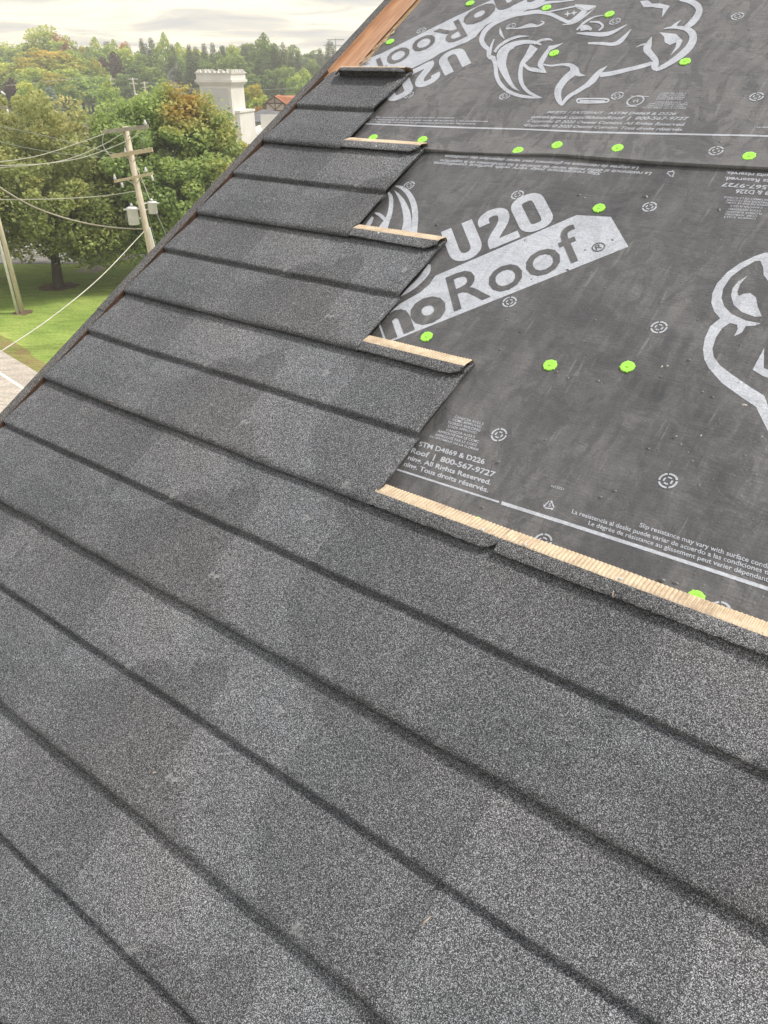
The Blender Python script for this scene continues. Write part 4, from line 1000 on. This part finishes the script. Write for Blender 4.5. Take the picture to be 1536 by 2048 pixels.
# white parapeted flat roof block in front
fz = at(520, 268, 100)[2]
fb = tag(empty('flat_roof_building', (-11.5, 102, 0)), 'low white flat-roofed block with parapet and roof vents beside the tower base', 'building')
mb = MB(); mb.box(-3.6, 9, -4, 7, 0, fz); mb.build('wall', M_STUCCO, fb)
mb = MB(); mb.box(-3.4, 8.8, -3.8, 6.8, fz+0.004, fz+0.03); mb.build('roof', M_FLATROOF, fb)
mb = MB(); mb.box(-3.62, 9.02, 7.002, 7.25, 0, fz+1.5); mb.box(-3.85, -3.602, -4, 7, 0, fz+0.35); mb.build('parapet', M_STUCCO, fb)
for i in range(4):
    x = -2.2+i*1.1; mb = MB(); mb.tube([(x, -1+i*1.3, fz+0.03), (x, -1+i*1.3, fz+0.5)], 0.09, 8); mb.tube([(x, -1+i*1.3, fz+0.5), (x, -1+i*1.3, fz+0.58)], 0.16, 8); mb.build('roof_vent', M_TANK, fb)
# half timbered house
tud = tag(empty('half_timbered_house', (at(560, 230, 130)[0], 132, 0)), 'cream half-timbered house with orange tiled gable roof beside the rake trim', 'house')
gz0 = at(540, 207, 130)[2]; gzt = at(553, 193, 130)[2]; hwid = 1.45
mb = MB()
x0, x1 = -2.3, 0.55; xm = (x0+x1)/2
mb.add([(x0, 0, 0), (x1, 0, 0), (x1, 0, gz0), (xm, 0, gzt-0.1), (x0, 0, gz0), (x0, 6, 0), (x1, 6, 0), (x1, 6, gz0), (xm, 6, gzt-0.1), (x0, 6, gz0)], [(0,1,2,3,4), (9,8,7,6,5), (0,5,6,1), (1,6,7,2), (4,9,5,0)])
mb.box(x1+0.001, 9, 1, 6, 0, gz0-0.2); wl = mb.build('wall', M_CREAM, tud)
mb = MB()
for a, b_ in (((x0, gz0-0.05), (x1, gz0-0.05)), ((xm, 3.0), (xm, gzt-0.3)), ((xm, gz0-0.9), (x0+0.3, gz0+0.02)), ((xm, gz0-0.9), (x1-0.3, gz0+0.02)), ((xm-0.7, gz0-0.1), (xm, gzt-0.9)), ((xm+0.7, gz0-0.1), (xm, gzt-0.9)), ((x0, gz0-1.0), (x1, gz0-1.0)), ((x0+0.05, 3), (x0+0.05, gz0)), ((x1-0.05, 3), (x1-0.05, gz0))):
    p = Vector((a[0], -0.04, a[1])); q = Vector((b_[0], -0.04, b_[1])); mb.bbox((p+q)/2, q-p, (0, 1, 0), (q-p).cross(Vector((0, 1, 0))), (q-p).length/2, 0.035, 0.055)
mb.build('timber_frame', M_TIMBER, wl)
o = 0.35
v = [(x0-o, -o, gz0-0.25), (xm, -o, gzt), (x1+o, -o, gz0-0.25), (x0-o, 6.2, gz0-0.25), (xm, 6.2, gzt), (x1+o, 6.2, gz0-0.25), (xm, 1.2, gzt+0.02), (9.4, 3.2, gzt), (9.4, 0.6, gz0-0.3), (x1+o, 0.6, gz0-0.3), (9.4, 6.4, gz0-0.3)]
obj('roof', v, [(0,1,4,3), (1,2,5,4), (6,9,8,7), (6,7,10,5)], M_ORANGE, tud)
mb = MB()
for a, b_ in ((v[0], v[1]), (v[2], v[1])):
    p = Vector(a)+Vector((0, -0.03, -0.04)); q = Vector(b_)+Vector((0, -0.03, -0.04)); mb.bbox((p+q)/2, q-p, (0, 1, 0), (q-p).cross(Vector((0, 1, 0))), (q-p).length/2, 0.03, 0.08)
mb.build('barge_board', M_TIMBER, tud)
g = at(615, 118, 350); 
fr = hip('distant_house', (g[0]+3, 352), 8, 5, 0, g[2]-2.0, g[2]+0.6, 'distant house with a red-orange roof above the treetops by the trim', M_CREAM, M_ORANGE, 0, 0.7, 'house')
# small things on the far lawn: white signs and rail by the road
for i, (x, y, lab) in enumerate(((125, 224, 'small white marker at the left end of the far rail'), (132, 228, 'small white marker below the far rail, beside the road'), (153, 226, 'small white marker at the right end of the far rail'))):
    g = gr(x, y); mb = MB(); mb.box(-0.35, 0.35, -0.2, 0.2, 0.0, 1.1); mb.box(-0.5, 0.5, -0.3, 0.3, 1.101, 1.4)
    tag(mb.build('road_marker', M_PVC, None, False, Matrix.Translation(g)), lab, 'marker', 'white markers by the far road')
a = gr(137, 225); b_ = gr(150, 227); mb = MB(); mb.tube([(0, 0, 0.9), (b_[0]-a[0], b_[1]-a[1], 0.9)], 0.12, 6)
for q in (0, 0.33, 0.66, 1): mb.box((b_[0]-a[0])*q-0.08, (b_[0]-a[0])*q+0.08, (b_[1]-a[1])*q-0.08, (b_[1]-a[1])*q+0.08, 0, 0.8)
tag(mb.build('guard_rail', M_PVC, None, False, Matrix.Translation(a)), 'low pale rail along the far road between white markers', 'rail')

# ------------------------------------------------------------ trees
def leaf_mesh(name, centers, sizes, shade, warm, mat, flat=0.5, aspect=0.7):
    n = len(centers); P = np.asarray(centers)
    nrm = rng.normal(size=(n, 3)); nrm[:, 2] = np.abs(nrm[:, 2])*(1.3+flat); nrm /= np.linalg.norm(nrm, axis=1)[:, None]
    t = rng.normal(size=(n, 3)); t -= nrm*(t*nrm).sum(1)[:, None]; t /= np.linalg.norm(t, axis=1)[:, None]; b = np.cross(nrm, t)
    s = np.asarray(sizes)[:, None]
    v = np.empty((n, 4, 3)); v[:, 0] = P-t*s; v[:, 1] = P-b*s*aspect-t*s*0.1; v[:, 2] = P+t*s; v[:, 3] = P+b*s*aspect+t*s*0.1+nrm*s*0.15
    me = bpy.data.meshes.new(name); me.vertices.add(n*4); me.vertices.foreach_set('co', v.reshape(-1))
    me.loops.add(n*4); me.loops.foreach_set('vertex_index', np.arange(n*4, dtype=np.int32))
    me.polygons.add(n); me.polygons.foreach_set('loop_start', np.arange(0, n*4, 4, dtype=np.int32)); me.polygons.foreach_set('loop_total', np.full(n, 4, dtype=np.int32))
    me.update(calc_edges=True)
    ca = me.color_attributes.new('leaf', 'FLOAT_COLOR', 'POINT')
    col = np.ones((n, 4, 4)); col[:, :, 0] = np.clip(shade, 0, 1)[:, None]; col[:, :, 1] = np.clip(warm, 0, 1)[:, None]; col[:, :, 2] = 0
    ca.data.foreach_set('color', col.reshape(-1)); me.materials.append(mat); return me
def crown_points(rx_, ry_, rz_, nclump, nleaf, csize, bottom=-0.75, shape=1.0, lump=0.25, fill=0.35):
    """clumps spread over an uneven ellipsoid; leaves scattered on the outside of each clump"""
    d = rng.normal(size=(nclump, 3)); d /= np.linalg.norm(d, axis=1)[:, None]
    d = d[d[:, 2] > bottom]; n = len(d)
    rad = np.where(rng.random(n) < fill, rng.uniform(0.45, 0.85, n), rng.uniform(0.82, 1.0, n))
    rad *= 1+lump*np.array([float(vn(q[0]*2.3+5, q[1]*2.3+q[2]*2.9)) for q in d])*1.6
    zf = d[:, 2]; prof = np.where(zf > 0, (1-np.clip(zf, 0, 1)**2*(1-1/shape)) if shape != 1 else 1.0, 1.0)
    c = d*rad[:, None]*np.array([rx_, ry_, rz_]); c[:, 0] *= prof; c[:, 1] *= prof
    cs = csize*rng.uniform(0.6, 1.35, n)
    k = rng.integers(0, n, nleaf)
    o = rng.normal(size=(nleaf, 3)); o /= np.linalg.norm(o, axis=1)[:, None]; o[:, 2] *= 0.75
    r_ = rng.uniform(0.35, 1.0, nleaf)**0.5
    P = c[k]+o*(cs[k]*r_)[:, None]
    cr = rng.random(n)
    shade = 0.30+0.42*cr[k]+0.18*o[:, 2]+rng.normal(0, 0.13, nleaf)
    return P, shade, c, cs, k, cr
def trunk_mesh(h, r0, limbs, seed, crown_c, spread):
    rs = random.Random(seed); mb = MB()
    pts = [Vector((0, 0, 0)), Vector((0.02*h, 0.01*h, h*0.35)), Vector((0.0, 0.03*h, h*0.7)), Vector((0.03*h, 0, h*1.0))]
    mb.tube([Vector((0,0,-0.05))]+[pts[0]+Vector((0,0,0.18))]+pts[1:], [r0*1.5, r0*1.08, r0*0.85, r0*0.62, r0*0.3], 12)
    for i in range(limbs):
        a = 2*math.pi*(i+rs.random()*0.6)/limbs; z0 = h*rs.uniform(0.28, 0.75); ln = spread*rs.uniform(0.6, 0.95)
        s = Vector((0.01*h, 0.01*h, z0)); e = s+Vector((math.cos(a)*ln, math.sin(a)*ln, ln*rs.uniform(0.5, 1.0))); m = (s+e)/2+Vector((0, 0, -ln*0.08))
        mb.tube([s, m, e], [r0*0.42, r0*0.26, r0*0.08], 7)
        for q in range(3):
            b = m.lerp(e, rs.random()); e2 = b+Vector((rs.uniform(-1, 1), rs.uniform(-1, 1), rs.uniform(0.1, 0.8)))*ln*0.4
            mb.tube([b, (b+e2)/2+Vector((0, 0, 0.05)), e2], [r0*0.14, r0*0.09, r0*0.03], 5)
    return mb
# --- the olive tree on the left (pale turning tips), and the big maple
def big_tree(name, label, base, cc, rads, nclump, nleaf, csize, lsize, mat, warmfn, trunk_h, r0, seed, bottom, group, extra=None, fill=0.35, lump=0.25):
    t = tag(empty(name, base), label, 'tree', group)
    P, shade, c, cs, k, cr = crown_points(*rads, nclump, nleaf, csize, bottom, 1.0, lump, fill)
    P = P+np.array(cc); warm = warmfn(P, cr[k])
    if extra is not None:
        for (ec, er, en) in extra:
            P2, s2, c2, cs2, k2, cr2 = crown_points(*er, max(12, nclump//6), en, csize, -1, 1, lump, fill); P2 = P2+np.array(ec)
            P = np.vstack([P, P2]); shade = np.concatenate([shade, s2]); warm = np.concatenate([warm, warmfn(P2, cr2[k2])])
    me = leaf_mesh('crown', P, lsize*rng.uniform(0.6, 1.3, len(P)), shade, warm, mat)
    o = bpy.data.objects.new('crown', me); C.objects.link(o); o.parent = t
    trunk_mesh(trunk_h, r0, 9, seed, cc, rads[0]*0.75).build('trunk', M_BARK, t, True)
    return t
GT = 'large trees behind the utility pole'
ba = gr(118, 575)
def warmA(P, cr): return np.clip((P[:, 2]-5.5)/5.0, 0, 1)*(0.15+0.40*cr)+np.where(cr > 0.9, 0.25, 0)
big_tree('olive_green_tree', 'wide olive-green tree with browning top on the lawn at the left', ba, (-2.2, 0.8, 5.3), (6.0, 5.6, 4.6), 560, 85000, 0.85, 0.112, LM['ash'], warmA, 5.0, 0.30, 3, -0.72, GT,
         [((2.6, -0.2, 3.0), (2.3, 2.4, 1.5), 5000), ((-6.5, 1, 3.2), (3.0, 2.8, 2.0), 6000), ((2.8, 0.5, 4.6), (2.4, 2.2, 2.0), 5000)], 0.45, 0.4)
bb_ = gr(345, 556)
def warmB(P, cr):
    z = np.clip((P[:, 2]-8.3)/1.2, 0, 1); x = np.clip((P[:, 0]-0.4)/2.0, 0, 1)*np.clip(1-abs(P[:, 0]-1.2)/2.8, 0, 1)
    return z*x*(0.55+0.9*cr)+0.5*np.clip((P[:, 0]-3.0)/2.5, 0, 1)*np.clip((P[:, 2]-3.5)/3, 0, 1)*cr
big_tree('maple_tree', 'full green maple with orange turning top behind the utility pole', bb_, (0.3, 1.2, 5.1), (5.0, 4.9, 4.9), 560, 95000, 0.75, 0.115, LM['maple'], warmB, 5.0, 0.32, 8, -0.8, GT,
         [((-1.9, 0.5, 8.2), (1.6, 1.8, 1.5), 5000), ((0.3, 0.5, 9.0), (1.6, 1.6, 1.6), 5000), ((2.6, 0.5, 8.5), (1.6, 1.7, 1.5), 5000), ((-4.2, -0.5, 2.6), (1.8, 1.8, 1.6), 4000)], 0.3, 0.22)
big_tree('olive_green_tree', 'partly hidden olive tree beyond the left edge of the lawn', (-29.5, 50.5, 0), (0, 0, 5.0), (4.6, 4.6, 4.2), 200, 16000, 0.9, 0.17, LM['ash'], warmA, 4.5, 0.26, 12, -0.7, GT)

# --- prototypes for the woods
def proto_round(seed, rads=(4.6, 4.6, 5.0), cz=8.0, nleaf=5200, bottom=-0.85, ls=0.30):
    P, shade, c, cs, k, cr = crown_points(*rads, 110, nleaf, 1.15, bottom, 1.25, 0.35, 0.25)
    P = P+np.array([0, 0, cz]); warm = np.clip((P[:, 2]-cz-2.0)/3.5, 0, 1)*(0.2+0.9*cr[k]**2)
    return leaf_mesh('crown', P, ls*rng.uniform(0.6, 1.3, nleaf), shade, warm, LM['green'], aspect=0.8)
def proto_spruce(seed, h=17.0, r=3.1, nleaf=9000, ls=0.30):
    u = rng.random(nleaf)**0.75; z = h*(0.06+0.94*(1-u)) ; lay = (z/h*15+0.6*rng.random(nleaf)) % 1.0
    rr = r*(1-z/h)**0.72*(0.5+0.6*lay)+0.42; a = rng.random(nleaf)*6.283; br = np.floor(a/6.283*11+z*0.8); 
    rr *= 0.72+0.5*np.modf(np.sin(br*12.9898+np.floor(z/h*15)*78.23)*43758.5)[0].__abs__()
    q = rng.random(nleaf)**0.35; P = np.stack([np.cos(a)*rr*q, np.sin(a)*rr*q, z-0.30*rr*q+0.1], 1)
    shade = 0.25+0.45*lay+rng.normal(0, 0.14, nleaf)
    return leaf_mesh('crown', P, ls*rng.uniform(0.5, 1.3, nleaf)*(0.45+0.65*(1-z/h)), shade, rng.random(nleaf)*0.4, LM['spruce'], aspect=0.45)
PR = [proto_round(i) for i in range(3)]+[proto_round(5, (3.0, 3.0, 7.0), 9.0, 5200)]
PS = [proto_spruce(i) for i in range(3)]
tk_me = trunk_mesh(7.0, 0.28, 6, 4, None, 3.0); TK = mesh_from('trunk', tk_me.v, tk_me.f, M_BARK, True)
mbt = MB(); mbt.tube([(0, 0, 0), (0, 0, 16.5)], [0.28, 0.03], 8); TKS = mesh_from('trunk', mbt.v, mbt.f, M_BARK, True)
names = {'green': 'broadleaf_tree', 'deep': 'broadleaf_tree', 'yellow': 'broadleaf_tree', 'rust': 'broadleaf_tree', 'purple': 'purple_leaf_tree', 'spruce': 'spruce_tree', 'blue': 'blue_spruce_tree'}
def put(kind, px, ytop, Yd, wid, label, group='trees of the wood beyond the road', variant=None, sx=1.0):
    """px = screen column where it stands, Yd = distance; its height reaches the row ytop"""
    tp = at(px, ytop, Yd); h = tp[2]
    sp = kind in ('spruce', 'blue'); me = (PS if sp else PR)[variant if variant is not None else random.randrange(3)]
    H0 = 17.0 if sp else (16.0 if me is PR[3] else 13.4); W0 = 6.2 if sp else (6.0 if me is PR[3] else 9.6)
    sz = h/H0; sw = wid/1600*Yd*1.12/W0*(1.35 if sp else 1.12)
    t = tag(empty(names[kind], (tp[0], Yd, 0)), label, 'tree', group); t.scale = (sw, sw, sz); t.rotation_euler[2] = random.random()*6.28
    o = bpy.data.objects.new('crown', me); C.objects.link(o); o.parent = t
    o.material_slots[0].link = 'OBJECT'; o.material_slots[0].material = LM[kind]
    k = bpy.data.objects.new('trunk', TKS if sp else TK); C.objects.link(k); k.parent = t
    return t
adj = {'green': 'green', 'deep': 'dark green', 'yellow': 'yellow-green', 'rust': 'rusty brown', 'purple': 'dark purple', 'spruce': 'dark spruce', 'blue': 'blue-grey spruce'}
TL_ = [
 # back row, left to right
 ('deep', -30, 90, 300, 60, 'dark green tree of the back row at the far left edge'), ('green', 12, 92, 305, 55, 'green back-row tree left of the tall feathery pair'), ('green', 45, 95, 295, 50, 'green back-row tree just left of the tall feathery pair'),
 ('green', 65, 66, 280, 34, 'left tree of the tall feathery pair standing above the woods'), ('green', 90, 60, 282, 46, 'tallest feathery tree at the upper left, right of the pair'), ('rust', 113, 74, 284, 28, 'tall tree with a rusty crown right of the feathery pair'),
 ('green', 134, 80, 288, 26, 'tall thin-crowned tree right of the rusty one'), ('yellow', 165, 96, 296, 42, 'yellow-green back-row tree right of the tall group'), ('green', 196, 80, 290, 40, 'tall light green tree above the dark purple one'),
 ('green', 222, 84, 292, 34, 'light green back-row tree beside the first spruces'), ('rust', 247, 88, 300, 26, 'small rusty tree of the back row before the spruces'), ('green', 262, 96, 285, 40, 'green back-row tree left of the spruce wall'),
 # spruce wall
 ('spruce', 281, 76, 262, 20, 'leftmost spruce of the tall spruce wall'), ('spruce', 300, 74, 260, 24, 'second spruce of the wall, with a pointed top'), ('green', 322, 71, 258, 30, 'tall broad tree rising among the left spruces'),
 ('spruce', 343, 88, 258, 22, 'spruce right of the tall broad tree'), ('green', 362, 90, 264, 34, 'light green tree behind the middle spruces'), ('spruce', 377, 88, 250, 22, 'spruce in the middle of the wall above the smoke'), ('spruce', 390, 92, 252, 24, 'spruce left of the white tower top'),
 ('spruce', 407, 86, 248, 24, 'spruce directly behind the left corner of the tower'), ('spruce', 424, 84, 250, 22, 'spruce directly behind the middle of the tower'), ('spruce', 444, 92, 252, 24, 'spruce behind the right half of the tower'),
 ('green', 463, 94, 262, 36, 'lighter broad tree behind the tower and the spruces'), ('spruce', 487, 88, 246, 26, 'spruce just right of the tower'), ('spruce', 505, 90, 250, 24, 'second spruce right of the tower'),
 ('deep', 531, 72, 244, 46, 'tall dark broad tree rising above the spruces right of the tower'), ('spruce', 548, 86, 240, 24, 'spruce beside the tall dark broad tree'), ('spruce', 565, 84, 240, 24, 'pointed spruce left of the distant orange roof'),
 ('spruce', 582, 100, 244, 24, 'shorter spruce near the distant orange roof'), ('spruce', 595, 104, 248, 22, 'last spruce before the distant orange roof'), ('deep', 622, 122, 240, 40, 'dark bushy tree below the distant orange roof'),
 ('spruce', 640, 96, 300, 24, 'spruce beside the gable trim right of the distant roof'), ('spruce', 655, 104, 310, 18, 'thin spruce almost hidden by the gable trim'),
 ('green', 600, 140, 205, 44, 'green tree low beside the gable trim'), ('deep', 575, 135, 215, 40, 'dark green tree above the half-timbered house'), ('deep', 545, 140, 218, 44, 'dark tree behind the half-timbered house'), ('deep', 505, 150, 220, 44, 'dark tree between tower and half-timbered house'),
 # middle rows
 ('green', -20, 112, 255, 70, 'light green middle-row tree at the left edge'), ('deep', 30, 108, 262, 60, 'dark green middle-row tree behind the yellowing one'), ('green', 5, 128, 225, 60, 'green tree at the left edge below the back row'),
 ('yellow', 50, 118, 220, 70, 'yellow-green tree left of the big golden one'), ('yellow', 97, 103, 228, 100, 'big golden yellow-green tree in the middle of the woods'), ('green', 60, 138, 205, 80, 'green tree under the golden one at the left'), ('deep', 35, 150, 195, 50, 'darker tree low in the woods at the left'),
 ('green', 150, 104, 235, 70, 'fresh green tree right of the golden one'), ('yellow', 182, 120, 226, 40, 'small bright yellow-green tree left of the purple one'), ('purple', 216, 108, 240, 46, 'dark purple-leaved tree in the middle of the woods'), ('deep', 176, 98, 262, 24, 'dark narrow tree before the purple one'),
 ('green', 250, 100, 246, 60, 'green tree right of the dark purple one'), ('deep', 285, 112, 238, 56, 'dark green tree below the left spruces'), ('deep', 320, 112, 240, 50, 'dark tree below the tall broad tree'), ('spruce', 345, 110, 232, 44, 'broad spruce behind the smoke'), ('spruce', 385, 112, 230, 44, 'broad spruce low behind the maple top'),
 ('deep', 425, 110, 232, 50, 'dark tree hidden behind the tower'), ('deep', 470, 112, 230, 50, 'dark tree right behind the tower shaft'), ('spruce', 520, 112, 226, 40, 'broad spruce right of the tower'), ('deep', 300, 135, 215, 50, 'dark tree behind the three small poles'),
 ('green', 130, 140, 212, 76, 'large soft green tree over the far lawn'), ('yellow', 105, 148, 200, 60, 'yellowish tree over the blue-grey spruce'), ('green', 175, 140, 222, 70, 'green tree above the small lawn tree'), ('deep', 205, 150, 226, 50, 'dark tree right of the small lawn tree'), ('deep', 240, 150, 220, 50, 'dark tree behind the left small pole'),
 ('purple', 20, 160, 165, 40, 'dark purple tree low at the left behind the olive tree'), ('spruce', -5, 168, 150, 34, 'dark spruce low at the left edge of the photo'), ('green', 50, 166, 145, 44, 'rounded green tree behind the top of the olive tree'), ('blue', 97, 172, 150, 40, 'blue-grey spruce above the olive tree'),
 ('deep', 75, 168, 160, 36, 'dark tree beside the blue-grey spruce'), ('deep', 125, 170, 175, 40, 'dark green tree right of the blue-grey spruce'), ('green', 214, 160, 150, 34, 'tree top just left of the maple, below the small pole'),
 ('green', 172, 176, 242, 40, 'small lone tree standing on the bright far lawn'), ('yellow', 508, 172, 140, 46, 'yellow-green tree between the white tower and the half-timbered house'), ('green', 520, 196, 134, 40, 'low green tree in front of the half-timbered house'), ('rust', 516, 214, 128, 20, 'low orange-brown bush by the grey hipped roof'),
]
for kd, px, yt_, Yd, wd, lab in TL_:
    put(kd, px, yt_, Yd, wd, lab, variant=3 if ('feathery' in lab or 'tall thin' in lab or 'rusty crown' in lab) else None)
# the wood goes on behind, out past both sides of the picture
for i in range(46):
    X = -330+i*13.0; Yd = 315+random.uniform(-8, 25); kd = random.choice(['deep', 'green', 'spruce', 'deep'])
    if -45 < X < 260 and False: continue
    sp = kd == 'spruce'; me = (PS if sp else PR)[random.randrange(3)]; s_ = random.uniform(1.18, 1.36)*(0.86 if sp else 1.0)
    t = tag(empty(names[kd], (X, Yd, 0)), 'tree of the farthest row, closing the horizon behind the wood', 'tree', 'farthest row of trees'); t.scale = (s_*1.5, s_*1.5, s_*0.95); t.rotation_euler[2] = random.random()*6
    o = bpy.data.objects.new('crown', me); C.objects.link(o); o.parent = t
    o.material_slots[0].link = 'OBJECT'; o.material_slots[0].material = LM[kd]
# radio mast at the horizon
g = at(671, 76, 320); mb = MB(); mb.tube([(0, 0, 0), (0, 0, g[2])], [0.4, 0.12], 6)
for z, w_ in ((0.5, 3.0), (2.2, 4.2), (4.0, 2.0)): mb.bbox((0, 0, g[2]-z), (1, 0, 0), (0, 1, 0), (0, 0, 1), w_, 0.12, 0.12)
tag(mb.build('lamp_mast', M_BRACE, None, False, Matrix.Translation((g[0], 320, 0))), 'thin floodlight mast with crossbars above the trees beside the gable trim', 'mast')

# ------------------------------------------------------------ wisp of smoke over a chimney hidden behind the maple
def smoke(px, py, Yd, wx, hz_):
    c = at(px, py, Yd); mb = MB(); k = 9
    mb.tube([(0.25*wx*math.sin(i*0.9), 0.2*wx*math.cos(i*0.7), -hz_/2+hz_*i/k) for i in range(k+1)], [wx*q for q in (0.25, 0.42, 0.55, 0.5, 0.36, 0.3, 0.33, 0.28, 0.2, 0.08)], 14)
    m = bpy.data.materials.new('smoke'); m.use_nodes = True; t = m.node_tree; t.nodes.clear()
    vp = N(t, 'ShaderNodeVolumePrincipled'); vp.inputs['Color'].default_value = (0.95, 0.95, 0.95, 1)
    L(t, ramp(t, noise(t, objco(t), 0.8, 4, 0.6), [(0.42, 0.0), (0.70, 0.6)]), vp.inputs['Density'])
    o = N(t, 'ShaderNodeOutputMaterial'); L(t, vp.outputs[0], o.inputs['Volume'])
    return tag(mb.build('smoke', m, None, True, Matrix.Translation(c)), kind='stuff')
smoke(349, 166, 190, 2.6, 7.5)

# ------------------------------------------------------------ haze
mb = MB(); mb.box(-420, 420, -60, 430, -1.0, 32.0)
hz = bpy.data.materials.new('haze'); hz.use_nodes = True; t = hz.node_tree; t.nodes.clear()
vp = N(t, 'ShaderNodeVolumePrincipled'); vp.inputs['Density'].default_value = 0.0012; vp.inputs['Color'].default_value = (0.97, 0.95, 0.93, 1); vp.inputs['Anisotropy'].default_value = 0.2
o = N(t, 'ShaderNodeOutputMaterial'); L(t, vp.outputs[0], o.inputs['Volume'])
tag(mb.build('haze', hz), kind='stuff')
